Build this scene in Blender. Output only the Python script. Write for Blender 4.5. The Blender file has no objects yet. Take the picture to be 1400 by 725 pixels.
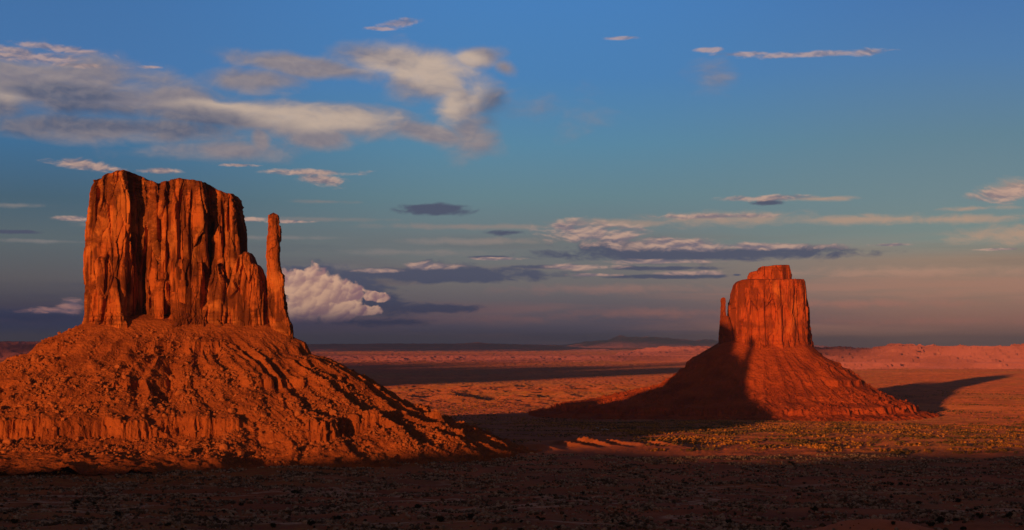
import bpy, math, random
import numpy as np
from mathutils import Vector

R = math.radians
random.seed(7)
SC = bpy.context.scene
COL = SC.collection

# ------------------------------------------------------------------ camera
FPX = 2000.0                       # focal length in photo pixels (1400 wide)
HORIZON = 478.0
cam_d = bpy.data.cameras.new('camera')
cam_d.sensor_width = 36.0
cam_d.lens = 36.0 * FPX / 1400.0
cam_d.clip_start = 1.0
cam_d.clip_end = 200000.0
cam_d.shift_y = (HORIZON - 362.5) / 1400.0
cam = bpy.data.objects.new('camera', cam_d)
cam.location = (0, 0, 0)
cam.rotation_euler = (R(90), 0, 0)
COL.objects.link(cam)
SC.camera = cam

SC.view_settings.view_transform = 'Standard'
SC.view_settings.look = 'None'
SC.view_settings.exposure = 0.08
SC.view_settings.gamma = 1.0
SC.view_settings.use_curve_mapping = False
SC.cycles.max_bounces = 4
SC.cycles.volume_bounces = 0

# ------------------------------------------------------------------ sun
SUN_AZ = R(23.4)      # light travels towards +Y turned this much to +X
SUN_EL = R(3.2)
TS = math.tan(SUN_EL)
CA, SA = math.cos(SUN_AZ), math.sin(SUN_AZ)
sun_d = bpy.data.lights.new('sun', 'SUN')
sun_d.energy = 5.0
sun_d.angle = R(0.5)
sun_d.color = (1.0, 0.345, 0.075)
sun = bpy.data.objects.new('sun', sun_d)
travel = Vector((SA * math.cos(SUN_EL), CA * math.cos(SUN_EL), -math.sin(SUN_EL)))
sun.rotation_euler = travel.to_track_quat('-Z', 'Y').to_euler()
COL.objects.link(sun)

# ------------------------------------------------------------------ node expression helper
class G:
    """tiny expression builder over a node tree"""
    def __init__(self, nt): self.nt = nt
    def node(self, t, **kw):
        n = self.nt.nodes.new(t)
        for k, v in kw.items(): setattr(n, k, v)
        return n
    def put(self, sock, v):
        if isinstance(v, bpy.types.NodeSocket): self.nt.links.new(v, sock)
        elif v is not None: sock.default_value = v
    def m(self, op, a, b=None, c=None, clamp=False):
        n = self.node('ShaderNodeMath', operation=op); n.use_clamp = clamp
        self.put(n.inputs[0], a)
        if b is not None: self.put(n.inputs[1], b)
        if c is not None: self.put(n.inputs[2], c)
        return n.outputs[0]
    def vm(self, op, a, b=None):
        n = self.node('ShaderNodeVectorMath', operation=op)
        self.put(n.inputs[0], a)
        if b is not None: self.put(n.inputs[1], b)
        return n.outputs['Value'] if op in ('LENGTH', 'DOT_PRODUCT') else n.outputs[0]
    def xyz(self, x, y, z=0.0):
        n = self.node('ShaderNodeCombineXYZ')
        self.put(n.inputs[0], x); self.put(n.inputs[1], y); self.put(n.inputs[2], z)
        return n.outputs[0]
    def sep(self, v):
        n = self.node('ShaderNodeSeparateXYZ'); self.put(n.inputs[0], v)
        return n.outputs
    def noise(self, v, scale, detail=4, rough=0.5, dist=0.0, lac=2.0):
        n = self.node('ShaderNodeTexNoise')
        self.put(n.inputs['Vector'], v)
        n.inputs['Scale'].default_value = scale; n.inputs['Detail'].default_value = detail
        n.inputs['Roughness'].default_value = rough; n.inputs['Distortion'].default_value = dist
        n.inputs['Lacunarity'].default_value = lac
        return n.outputs[0]
    def mix(self, f, a, b, blend='MIX'):
        n = self.node('ShaderNodeMix', data_type='RGBA', blend_type=blend)
        self.put(n.inputs[0], f); self.put(n.inputs[6], a); self.put(n.inputs[7], b)
        return n.outputs[2]
    def ramp(self, f, stops, interp='LINEAR'):
        n = self.node('ShaderNodeValToRGB'); self.put(n.inputs[0], f)
        cr = n.color_ramp; cr.interpolation = interp
        while len(cr.elements) < len(stops): cr.elements.new(0.5)
        for e, (p, c) in zip(cr.elements, stops):
            e.position = p; e.color = c if len(c) == 4 else (*c, 1)
        return n.outputs[0]
    def smooth(self, v, lo, hi, a=0.0, b=1.0):
        n = self.node('ShaderNodeMapRange', interpolation_type='SMOOTHSTEP')
        self.put(n.inputs[0], v); n.inputs[1].default_value = lo; n.inputs[2].default_value = hi
        n.inputs[3].default_value = a; n.inputs[4].default_value = b
        return n.outputs[0]
    def lin(self, v, lo, hi, a=0.0, b=1.0):
        n = self.node('ShaderNodeMapRange', interpolation_type='LINEAR')
        self.put(n.inputs[0], v); n.inputs[1].default_value = lo; n.inputs[2].default_value = hi
        n.inputs[3].default_value = a; n.inputs[4].default_value = b
        return n.outputs[0]

def s2l(r, g, b):
    f = lambda c: (c / 255 / 12.92) if c / 255 <= 0.04045 else ((c / 255 + 0.055) / 1.055) ** 2.4
    return (f(r), f(g), f(b), 1.0)

# ------------------------------------------------------------------ world: sky with clouds
STR = 0.12
world = bpy.data.worlds.new('World'); SC.world = world
world.use_nodes = True
wn = world.node_tree; wn.nodes.clear()
g = G(wn)
tc = g.node('ShaderNodeTexCoord').outputs['Generated']
dn = g.vm('NORMALIZE', tc)
dx, dy, dz = g.sep(dn)
AZ = g.m('MULTIPLY', g.m('ARCTAN2', dx, dy), FPX)       # azimuth, 2000 units per radian
EL = g.m('MULTIPLY', g.m('ARCSINE', dz), FPX)           # elevation, same units
P2 = g.xyz(AZ, EL, 0)

def ae(px, py):
    az = math.atan((px - 700) / FPX)
    return az * FPX, math.atan((HORIZON - py) / FPX * math.cos(az)) * FPX

def elpos(py): return (478 - py + 20) / 520.0             # ramp position of a photo row
elf = g.m('DIVIDE', g.m('ADD', EL, 20), 520.0, clamp=True)
def col_ramp(rows):
    return g.ramp(elf, sorted([(elpos(y), s2l(*c)) for y, c in rows], key=lambda t: t[0]))
rL = col_ramp([(0, (64, 111, 165)), (110, (70, 116, 168)), (210, (64, 110, 148)), (280, (72, 100, 118)),
               (330, (92, 106, 112)), (385, (96, 94, 98)), (420, (72, 70, 86)), (445, (46, 58, 92)), (478, (60, 68, 94))])
rC = col_ramp([(0, (70, 126, 186)), (110, (74, 128, 180)), (200, (88, 136, 164)), (270, (102, 134, 144)),
               (330, (114, 124, 126)), (385, (118, 114, 114)), (420, (104, 96, 104)), (450, (82, 78, 100)), (478, (70, 72, 98))])
rR = col_ramp([(0, (68, 115, 172)), (100, (80, 124, 170)), (200, (98, 132, 150)), (280, (114, 138, 144)),
               (335, (126, 142, 136)), (360, (158, 134, 116)), (400, (158, 128, 110)), (440, (166, 116, 100)), (478, (152, 108, 100))])
sky = g.mix(g.smooth(AZ, -650, 0), rL, rC)
sky = g.mix(g.smooth(AZ, 80, 640), sky, rR)

# broad soft unevenness of the air near the horizon
bandv = g.xyz(g.m('MULTIPLY', AZ, 0.0022), g.m('MULTIPLY', EL, 0.03), 3.1)
band = g.noise(bandv, 1.0, 5, 0.55)
low = g.m('MULTIPLY', g.smooth(EL, 180, 40), g.smooth(band, 0.46, 0.66))
warm = g.mix(g.smooth(AZ, -350, 500), s2l(78, 70, 94), s2l(192, 134, 112))
sky = g.mix(g.m('MULTIPLY', low, 0.6), sky, warm)
low2 = g.m('MULTIPLY', g.smooth(EL, 200, 60), g.smooth(g.noise(g.vm('ADD', bandv, (5.2, 9.1, 0)), 1.0, 5, 0.6), 0.52, 0.7))
sky = g.mix(g.m('MULTIPLY', low2, 0.4), sky, g.mix(g.smooth(AZ, -350, 300), s2l(52, 60, 88), s2l(105, 98, 92)))

# warped noise fields shared by all clouds
w1 = g.noise(g.xyz(g.m('MULTIPLY', AZ, 0.012), g.m('MULTIPLY', EL, 0.022), 1.7), 1.0, 3, 0.5)
w2 = g.noise(g.xyz(g.m('MULTIPLY', AZ, 0.012), g.m('MULTIPLY', EL, 0.022), 7.7), 1.0, 3, 0.5)
WX = g.m('MULTIPLY_ADD', g.m('SUBTRACT', w1, 0.5), 60.0, AZ)
WY = g.m('MULTIPLY_ADD', g.m('SUBTRACT', w2, 0.5), 34.0, EL)
def field(kx, ky, z, detail=6, rough=0.58, warp=True):
    return g.noise(g.xyz(g.m('MULTIPLY', WX if warp else AZ, kx), g.m('MULTIPLY', WY if warp else EL, ky), z), 1.0, detail, rough)
n_soft = field(0.011, 0.022, 2.3, 8, 0.53)
n_soft_up = g.noise(g.xyz(g.m('MULTIPLY', g.m('ADD', WX, -4.0), 0.011), g.m('MULTIPLY', g.m('ADD', WY, 5.0), 0.022), 2.3), 1.0, 8, 0.53)
n_fib = g.noise(g.xyz(g.m('MULTIPLY_ADD', WY, 0.02, g.m('MULTIPLY', WX, 0.02)), g.m('MULTIPLY', WY, 0.055), 6.1), 1.0, 7, 0.62)
n_crisp = field(0.030, 0.085, 5.3, 8, 0.62)
# virga streaks: nearly vertical threads
n_thread = g.noise(g.xyz(g.m('MULTIPLY_ADD', WY, 0.03, g.m('MULTIPLY', WX, 0.075)), g.m('MULTIPLY', WY, 0.012), 4.4), 1.0, 5, 0.6)

def layer(stamps, noise, amp, lo, hi):
    """each stamp: (x, y, half width, half height[, tilt degrees, weight])"""
    acc = None
    for st in stamps:
        x, y, a, b = st[:4]
        tilt = R(st[4]) if len(st) > 4 else 0.0
        wgt = st[5] if len(st) > 5 else 1.0
        cx, cy = ae(x, y)
        v = g.vm('SUBTRACT', P2, (cx, cy, 0))
        if tilt:
            c, s = math.cos(tilt), math.sin(tilt)       # positive tilt: right end lower
            v = g.xyz(g.vm('DOT_PRODUCT', v, (c / a, -s / a, 0)), g.vm('DOT_PRODUCT', v, (s / b, c / b, 0)), 0)
        else:
            v = g.vm('MULTIPLY', v, (1 / a, 1 / b, 0))
        f = g.m('SUBTRACT', wgt, g.vm('LENGTH', v))
        acc = f if acc is None else g.m('MAXIMUM', acc, f)
    val = g.m('MULTIPLY_ADD', g.m('SUBTRACT', noise, 0.5), amp, acc)
    return g.smooth(val, lo, hi), val

# --- large soft clouds, upper left
soft_stamps = [(590, 108, 100, 40, 14), (625, 140, 42, 48, 25), (540, 85, 110, 26, 0), (430, 92, 150, 17, 5),
               (655, 78, 40, 18), (690, 92, 30, 16, 25, .7), (345, 110, 70, 20), (420, 165, 220, 24, 2), (300, 155, 150, 20),
               (356, 190, 18, 30, -14, .8), (440, 186, 50, 20), (580, 180, 90, 18, 10), (640, 180, 60, 40, 20, 0.8),
               (60, 118, 190, 42), (170, 140, 170, 30), (0, 135, 50, 36), (150, 175, 190, 22),
               (300, 205, 200, 26, 0, 0.5), (760, 150, 160, 70, 0, 0.26), (985, 110, 90, 55, 0, 0.28)]
mS, vS = layer(soft_stamps, g.m('ADD', g.m('MULTIPLY', n_soft, 0.97), g.m('MULTIPLY', n_thread, 0.03)), 1.9, -0.22, 0.62)
dark_soft = [(150, 158, 240, 26, 2, 0.9), (130, 168, 210, 22, 2), (10, 160, 120, 34), (250, 172, 90, 17), (90, 128, 150, 20, 0, 0.8), (680, 150, 40, 60, 0, 0.7)]
mDS, _ = layer(dark_soft, n_soft, 1.6, -0.1, 0.6)
bright_soft = [(600, 100, 90, 32, 18), (615, 140, 26, 40, 20), (530, 95, 70, 14, 8), (370, 158, 130, 16), (450, 165, 100, 15), (10, 135, 30, 18), (640, 78, 34, 12, 10), (310, 148, 90, 10)]
mBS, _ = layer(bright_soft, n_soft, 2.2, -0.35, 0.8)
cs = g.mix(mDS, g.mix(mBS, s2l(128, 122, 132), s2l(202, 178, 158)), s2l(78, 88, 114))
cs = g.mix(g.smooth(g.m('SUBTRACT', n_soft, n_soft_up), -0.12, 0.14, 0.0, 0.26), g.mix(0.12, cs, s2l(90, 96, 118)), s2l(206, 182, 162))
cs = g.mix(g.smooth(n_fib, 0.42, 0.70, 0, 0.18), cs, s2l(104, 116, 140))
cs = g.mix(g.smooth(n_thread, 0.35, 0.7, 0.0, 0.03), cs, s2l(186, 164, 150))
sky = g.mix(g.m('MULTIPLY', mS, g.smooth(n_fib, 0.30, 0.52, 0.86, 0.96)), sky, cs)

def row_(y, x0, x1, b, w=1.0): return ((x0 + x1) / 2, y, (x1 - x0) / 2, b, 0, w)
# --- veil clouds on the right and thin sheets
veil = [row_(330, 500, 780, 7), row_(305, 700, 1000, 10), row_(366, 380, 520, 8), (1250, 372, 260, 12, 0, .9), (1180, 415, 300, 10, 0, .9), (1300, 440, 240, 9, 0, .9), (820, 395, 260, 14, 0, .85), (900, 428, 320, 14, 0, .75), (680, 436, 200, 12, 0, .8), (985, 300, 190, 14), (1190, 300, 150, 10), (1390, 322, 110, 18), (1300, 300, 120, 9), (1385, 258, 62, 20, -8),
        (640, 310, 220, 6), (430, 300, 120, 5), (380, 325, 160, 5, 0, 0.9), (560, 345, 220, 8, 0, 0.8), (1120, 272, 80, 5),
        (20, 281, 60, 5), (60, 330, 120, 5, 0, 0.8), (130, 308, 60, 8, 0, .8), (440, 276, 90, 5, 0, .8), (1330, 285, 90, 6, 0, .8)]
mV, _ = layer(veil, n_crisp, 1.6, 0.05, 1.0)
sky = g.mix(g.m('MULTIPLY', mV, 0.78), sky, g.mix(g.smooth(EL, 40, 140), g.mix(g.smooth(AZ, -300, 500), s2l(98, 82, 98), s2l(178, 118, 102)), g.mix(g.smooth(AZ, -300, 600), s2l(132, 128, 128), s2l(190, 154, 130))))

# --- slate streaks, then pink-topped small clouds over them
def row(y, x0, x1, b, w=1.0): return ((x0 + x1) / 2, y, (x1 - x0) / 2, b, 0, w)
slate = [row(376, 460, 750, 12, 1.2), row(372, 540, 660, 13, 1.2), (598, 287, 56, 9, 0, 1.1), (890, 343, 110, 18, 3, 1.2), row(347, 760, 1160, 10, 1.25), row(341, 980, 1150, 7, 1.2),
         row(365, 690, 800, 4), row(378, 800, 1020, 4), row(367, 820, 1000, 4), (690, 318, 40, 6, 0, .7), row(352, 640, 700, 3), row(376, 1000, 1015, 2),
         row(432, -40, 130, 12), row(422, 500, 690, 9, .9), row(317, -20, 60, 3), row(424, 540, 620, 5), (486, 398, 74, 26, 20, 1.2), (430, 376, 50, 10, 8, 1.2),
         row(440, 380, 640, 10, 0.7), (1050, 277, 25, 5)]
mD, _ = layer(slate, n_crisp, 1.9, -0.05, 0.6)
sky = g.mix(g.m('MULTIPLY', mD, 0.93), sky, g.mix(g.smooth(EL, 30, 110), s2l(44, 54, 86), s2l(78, 84, 106)))

pink = [(108, 224, 44, 7, 2), (132, 228, 30, 9, 5), (212, 234, 34, 5), (158, 232, 24, 4), (325, 226, 36, 3), (428, 236, 76, 6), (440, 246, 44, 11, 6), (100, 299, 34, 4),
        (548, 32, 38, 7, -8), (520, 39, 30, 3), (850, 52, 34, 3), (968, 68, 20, 4), (1020, 74, 40, 4), (1110, 74, 100, 5.5), (1182, 72, 26, 6),
        (1055, 271, 76, 5), (1378, 262, 50, 14, -10), (800, 319, 70, 20, 4), (848, 324, 44, 19), (775, 312, 36, 9, 8), (915, 334, 110, 11, 3), (1020, 337, 150, 6, 1),
        row(364, 540, 640, 6), row(370, 480, 560, 4), row(365, 720, 850, 5), row(358, 800, 1010, 4), row(373, 880, 1000, 4), row(354, 640, 720, 2.5),
        row(376, 780, 860, 2.5), (1215, 335, 40, 2.5), (1365, 341, 40, 2), (70, 425, 44, 5), (97, 420, 20, 12), (58, 423, 12, 5), (975, 296, 120, 5, 0, .9),
        (340, 300, 30, 4), (400, 303, 40, 3), (40, 78, 90, 9), (80, 66, 70, 6, 4), (20, 70, 50, 7, 8), (120, 90, 60, 5), (208, 92, 16, 3)]
mP, vP = layer(pink, n_crisp, 2.1, -0.05, 0.75)
# shading: compare the field with itself a little higher up: tops are light, bellies grey
n_cr_up = g.noise(g.xyz(g.m('MULTIPLY', g.m('ADD', WX, -2.0), 0.030), g.m('MULTIPLY', g.m('ADD', WY, 4.0), 0.085), 5.3), 1.0, 5, 0.52)
rel = g.smooth(g.m('SUBTRACT', n_crisp, n_cr_up), -0.16, 0.16)
cp = g.mix(rel, s2l(122, 112, 124), s2l(200, 164, 146))
cp = g.mix(g.smooth(EL, 130, 40), cp, g.mix(rel, s2l(112, 94, 112), s2l(178, 128, 122)))
sky = g.mix(g.m('MULTIPLY', mP, g.smooth(EL, 420, 200, 0.62, 0.9)), sky, cp)

# --- towering cumulus behind the left butte's spire, and its small companion
n_bil = g.noise(g.xyz(g.m('MULTIPLY', AZ, 0.075), g.m('MULTIPLY', EL, 0.08), 8.8), 1.0, 6, 0.6)
vor = g.node('ShaderNodeTexVoronoi', feature='SMOOTH_F1')
def billow(ox, oy):
    """rounded heads: distance to smooth cell centres at three sizes"""
    out = None
    for sc, wt in ((0.045, 0.58), (0.105, 0.42)):
        v = g.node('ShaderNodeTexVoronoi', feature='SMOOTH_F1', voronoi_dimensions='2D')
        nb = g.m('MULTIPLY', g.m('SUBTRACT', n_bil, 0.5), 26.0)
        g.put(v.inputs['Vector'], g.xyz(g.m('ADD', g.m('ADD', AZ, nb), ox), g.m('ADD', g.m('ADD', EL, nb), oy), 0))
        v.inputs['Scale'].default_value = sc; v.inputs['Smoothness'].default_value = 0.5
        o = g.m('MULTIPLY', g.m('SUBTRACT', 1.0, v.outputs['Distance']), wt)
        out = o if out is None else g.m('ADD', out, o)
    return out
b0 = billow(0, 0); b1 = billow(-2.2, 2.6)
cumul = [(432, 402, 48, 36), (405, 388, 36, 20), (455, 418, 44, 24), (478, 402, 26, 14), (512, 406, 22, 7, 5), (400, 425, 50, 20), (495, 424, 26, 8)]
mC, vC = layer(cumul, g.m('MULTIPLY_ADD', n_bil, 0.35, g.m('MULTIPLY', b0, 0.8)), 1.0, 0.06, 0.34)
mC = g.m('MULTIPLY', mC, g.smooth(EL, 30, 52))
def heads(sc, ox):
    """each rounded head is lit on its sunward side"""
    v = g.node('ShaderNodeTexVoronoi', feature='SMOOTH_F1', voronoi_dimensions='2D')
    nb = g.m('MULTIPLY', g.m('SUBTRACT', n_bil, 0.5), 12.0)
    q = g.xyz(g.m('ADD', g.m('ADD', AZ, nb), ox), g.m('ADD', EL, nb), 0)
    g.put(v.inputs['Vector'], q); v.inputs['Scale'].default_value = sc; v.inputs['Smoothness'].default_value = 0.6
    return g.vm('DOT_PRODUCT', g.vm('SUBTRACT', q, v.outputs['Position']), (-0.6 * sc, 0.8 * sc, 0))
hd = g.m('ADD', g.m('MULTIPLY', heads(0.045, 0), 0.9), g.m('MULTIPLY', heads(0.11, 3.0), 0.55))
hd = g.m('MULTIPLY_ADD', g.m('SUBTRACT', n_bil, 0.5), 0.9, hd)
relc = g.smooth(hd, -0.55, 0.55)
cc = g.mix(relc, s2l(160, 116, 120), s2l(252, 198, 160))
cx0, cy0 = ae(425, 402)
core = g.smooth(g.vm('LENGTH', g.vm('MULTIPLY', g.vm('SUBTRACT', P2, (cx0, cy0, 0)), (1 / 60, 1 / 34, 0))), 1.3, 0.1)
cc = g.mix(g.m('MULTIPLY', core, 0.35), cc, s2l(250, 194, 148))
cc = g.mix(g.m('MULTIPLY', g.smooth(EL, 66, 32), 0.8), cc, s2l(96, 78, 104))
cc = g.mix(g.m('MULTIPLY', g.smooth(AZ, -450, -380), 0.3), cc, s2l(104, 88, 112))
sky = g.mix(mC, sky, cc)

# --- Nishita sky for the rest of the dome (overhead, sides, towards the sun)
nishita = g.node('ShaderNodeTexSky', sky_type='NISHITA')
nishita.sun_disc = False
nishita.sun_elevation = SUN_EL
nishita.sun_rotation = SUN_AZ + math.pi
nishita.dust_density = 1.0; nishita.ozone_density = 1.0
front = g.m('MULTIPLY', g.smooth(EL, 900, 560), g.smooth(dy, 0.72, 0.88))
skyS = g.vm('MULTIPLY', sky, (1 / STR,) * 3)
rest = g.vm('MULTIPLY', nishita.outputs[0], (0.40, 0.27, 0.29))
fin = g.mix(front, rest, skyS)
bg = g.node('ShaderNodeBackground'); g.put(bg.inputs[0], fin); bg.inputs[1].default_value = STR
wo = g.node('ShaderNodeOutputWorld'); wn.links.new(bg.outputs[0], wo.inputs[0])
world.cycles.sampling_method = 'MANUAL'; world.cycles.sample_map_resolution = 512

# ------------------------------------------------------------------ numpy noise
def _h(ix, iy, seed):
    h = (ix.astype(np.uint32) * np.uint32(374761393)) ^ (iy.astype(np.uint32) * np.uint32(668265263)) ^ np.uint32((seed * 2246822519 + 77) & 0xffffffff)
    h ^= h >> np.uint32(13); h *= np.uint32(1274126177); h ^= h >> np.uint32(16)
    h *= np.uint32(2246822519); h ^= h >> np.uint32(13)
    return h
def _r(ix, iy, seed): return _h(ix, iy, seed).astype(np.float64) / 4294967295.0
def vn(x, y, seed=0):
    """gradient noise, about -1..1"""
    x = np.asarray(x, float); y = np.asarray(y, float)
    xi = np.floor(x).astype(np.int64); yi = np.floor(y).astype(np.int64)
    fx = x - xi; fy = y - yi
    ux = fx * fx * fx * (fx * (fx * 6 - 15) + 10); uy = fy * fy * fy * (fy * (fy * 6 - 15) + 10)
    def gr(ox, oy):
        a = _r(xi + ox, yi + oy, seed) * 2 * math.pi
        return np.cos(a) * (fx - ox) + np.sin(a) * (fy - oy)
    a = gr(0, 0) * (1 - ux) + gr(1, 0) * ux
    b = gr(0, 1) * (1 - ux) + gr(1, 1) * ux
    return (a * (1 - uy) + b * uy) * 1.45
def fbm(x, y, oct=5, seed=0, gain=0.5, lac=2.03):
    t = 0; a = 1.0; n = 0
    for i in range(oct):
        t = t + a * vn(x, y, seed + i * 17); n += a
        x = x * lac + 13.7; y = y * lac - 7.1; a *= gain
    return t / n
def ridged(x, y, oct=4, seed=0, gain=0.5):
    """0..1, sharp at 1"""
    t = 0; a = 1.0; n = 0
    for i in range(oct):
        t = t + a * (1 - np.abs(vn(x, y, seed + i * 17))); n += a
        x = x * 2.03 + 3.1; y = y * 2.03 + 9.7; a *= gain
    return t / n
def worley(x, y, seed=0):
    """F1, F2 and a random number of the nearest cell"""
    xi = np.floor(x).astype(np.int64); yi = np.floor(y).astype(np.int64)
    f1 = np.full(x.shape, 9.0); f2 = np.full(x.shape, 9.0); rid = np.zeros(x.shape)
    for oy in (-1, 0, 1):
        for ox in (-1, 0, 1):
            cx = xi + ox; cy = yi + oy
            px = cx + _r(cx, cy, seed); py = cy + _r(cx, cy, seed + 101)
            d = np.hypot(px - x, py - y)
            near = d < f1
            f2 = np.where(near, f1, np.minimum(f2, d))
            rid = np.where(near, _r(cx, cy, seed + 202), rid)
            f1 = np.where(near, d, f1)
    return f1, f2, rid
def facets(x, y, seed):
    """per-cell tilted plane, roughly -0.5..0.5"""
    xi = np.floor(x).astype(np.int64); yi = np.floor(y).astype(np.int64)
    f1 = np.full(x.shape, 9.0); out = np.zeros(x.shape)
    for oy in (-1, 0, 1):
        for ox in (-1, 0, 1):
            cx = xi + ox; cy = yi + oy
            ax = cx + _r(cx, cy, seed); ay = cy + _r(cx, cy, seed + 101)
            d = np.hypot(ax - x, ay - y); near = d < f1
            out = np.where(near, (x - ax) * (_r(cx, cy, seed + 303) - 0.5) * 2 + (y - ay) * (_r(cx, cy, seed + 404) - 0.5) * 0.7, out)
            f1 = np.where(near, d, f1)
    return out
def sstep(x, a, b):
    t = np.clip((x - a) / (b - a), 0, 1)
    return t * t * (3 - 2 * t)

# ------------------------------------------------------------------ materials
def material(name):
    m = bpy.data.materials.new(name); m.use_nodes = True
    nt = m.node_tree; nt.nodes.clear()
    gg = G(nt)
    bs = gg.node('ShaderNodeBsdfPrincipled')
    bs.inputs['Specular IOR Level'].default_value = 0.1
    bs.inputs['Roughness'].default_value = 0.95
    out = gg.node('ShaderNodeOutputMaterial')
    nt.links.new(bs.outputs[0], out.inputs[0])
    return m, gg, bs
def bump(gg, bs, h, strength, dist):
    b = gg.node('ShaderNodeBump'); b.inputs['Strength'].default_value = strength
    b.inputs['Distance'].default_value = dist
    gg.put(b.inputs['Height'], h); gg.nt.links.new(b.outputs[0], bs.inputs['Normal'])

def dusty(gg, bs, c, w=0.05, r=0.45):
    """dry grass and dust: a fuzzy surface that catches light skimming over it"""
    bs.inputs['Sheen Weight'].default_value = w; bs.inputs['Sheen Roughness'].default_value = r
    gg.put(bs.inputs['Sheen Tint'], gg.vm('MULTIPLY', c, (2.2, 2.2, 2.2)))
    bs.inputs['Diffuse Roughness'].default_value = 1.0

def rock_material(name, base, dark, light, z_lo, z_hi, k=1.0):
    """de Chelly sandstone: vertical desert varnish, bedded cap and shaly foot"""
    m, gg, bs = material(name)
    p = gg.node('ShaderNodeTexCoord').outputs['Object']
    x, y, z = gg.sep(p)
    st = gg.xyz(gg.m('MULTIPLY', x, 0.09 * k), gg.m('MULTIPLY', y, 0.09 * k), gg.m('MULTIPLY', z, 0.012 * k))
    n1 = gg.noise(st, 1.0, 7, 0.6, 0.4)
    n2 = gg.noise(gg.xyz(gg.m('MULTIPLY', x, 0.02 * k), gg.m('MULTIPLY', y, 0.02 * k), gg.m('MULTIPLY', z, 0.016 * k)), 1.0, 6, 0.62, 0.8)
    c = gg.mix(gg.smooth(n1, 0.44, 0.56), base, dark)
    c = gg.mix(gg.smooth(n2, 0.50, 0.70, 0, 0.8), c, light)
    n4 = gg.noise(gg.xyz(gg.m('MULTIPLY', x, 0.03 * k), gg.m('MULTIPLY', y, 0.03 * k), gg.m('MULTIPLY', z, 0.035 * k)), 1.0, 8, 0.68, 0.6)
    c = gg.mix(gg.smooth(n4, 0.48, 0.60, 0, 0.8), c, dark)
    bed = gg.noise(gg.xyz(gg.m('MULTIPLY', x, 0.006), gg.m('MULTIPLY', y, 0.006), gg.m('MULTIPLY', z, 0.30 * k)), 1.0, 5, 0.6)
    capm = gg.m('MAXIMUM', gg.smooth(z, z_hi - (z_hi - z_lo) * 0.20, z_hi), gg.smooth(z, z_lo + (z_hi - z_lo) * 0.16, z_lo))
    c = gg.mix(gg.m('MULTIPLY', gg.smooth(bed, 0.45, 0.62), gg.m('MULTIPLY_ADD', capm, 0.5, 0.08)), c, dark)
    gg.put(bs.inputs['Base Color'], c)
    n3 = gg.noise(gg.xyz(gg.m('MULTIPLY', x, 0.55 * k), gg.m('MULTIPLY', y, 0.55 * k), gg.m('MULTIPLY', z, 0.22 * k)), 1.0, 6, 0.65)
    h = gg.m('ADD', gg.m('MULTIPLY', n3, 0.8), gg.m('MULTIPLY', bed, gg.m('MULTIPLY_ADD', capm, 0.7, 0.1)))
    bump(gg, bs, h, 0.55, 1.6 / k)
    return m

def slope_material(name, base, dark, light, k=1.0, scrub=None, fuzzy=False):
    m, gg, bs = material(name)
    p = gg.node('ShaderNodeTexCoord').outputs['Object']
    x, y, z = gg.sep(p)
    n1 = gg.noise(p, 0.03 * k, 6, 0.6, 0.5)
    n2 = gg.noise(p, 0.45 * k, 5, 0.7)
    bed = gg.noise(gg.xyz(gg.m('MULTIPLY', x, 0.004), gg.m('MULTIPLY', y, 0.004), gg.m('MULTIPLY', z, 0.16 * k)), 1.0, 4, 0.6)
    c = gg.mix(gg.smooth(n1, 0.40, 0.66), base, dark)
    c = gg.mix(gg.smooth(bed, 0.5, 0.62, 0, 0.35), c, dark)
    c = gg.mix(gg.smooth(n2, 0.60, 0.72, 0, 0.75), c, light)
    if scrub is not None:
        n5 = gg.noise(p, 0.02 * k, 6, 0.7)
        c = gg.mix(gg.m('MULTIPLY', gg.smooth(n5, 0.5, 0.62), gg.smooth(n2, 0.44, 0.55, 0, 0.8)), c, scrub)
    gg.put(bs.inputs['Base Color'], c)
    vo = gg.node('ShaderNodeTexVoronoi', feature='F1'); gg.put(vo.inputs['Vector'], p); vo.inputs['Scale'].default_value = 0.28 * k
    h = gg.m('ADD', gg.m('MULTIPLY', n2, 1.0), gg.m('MULTIPLY', vo.outputs['Distance'], -0.5))
    if fuzzy: dusty(gg, bs, c)
    else: bump(gg, bs, h, 0.9, 1.8 / k)
    return m

RED = (0.45, 0.135, 0.042, 1); REDD = (0.13, 0.040, 0.018, 1); REDL = (0.62, 0.24, 0.075, 1)
M_cliff = rock_material('red_sandstone', RED, REDD, REDL, 29, 186)
M_cliff_e = rock_material('far_red_sandstone', (0.47, 0.105, 0.035, 1), (0.22, 0.05, 0.02, 1), (0.60, 0.19, 0.06, 1), 14, 198, 0.6)
M_talus = slope_material('red_talus', (0.43, 0.135, 0.045, 1), (0.27, 0.08, 0.03, 1), (0.55, 0.23, 0.09, 1), 1.0)
M_talus_e = slope_material('far_red_talus', (0.47, 0.105, 0.036, 1), (0.31, 0.065, 0.025, 1), (0.58, 0.16, 0.055, 1), 0.5)
M_boulder = slope_material('boulder_stone', (0.42, 0.15, 0.06, 1), (0.26, 0.085, 0.04, 1), (0.58, 0.30, 0.15, 1), 2.0)
M_mesa = slope_material('hazed_mesa', (0.47, 0.19, 0.24, 1), (0.28, 0.11, 0.13, 1), (0.56, 0.26, 0.27, 1), 0.02, fuzzy=True)  # bluish share of the base colour stands in for distance haze

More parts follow.
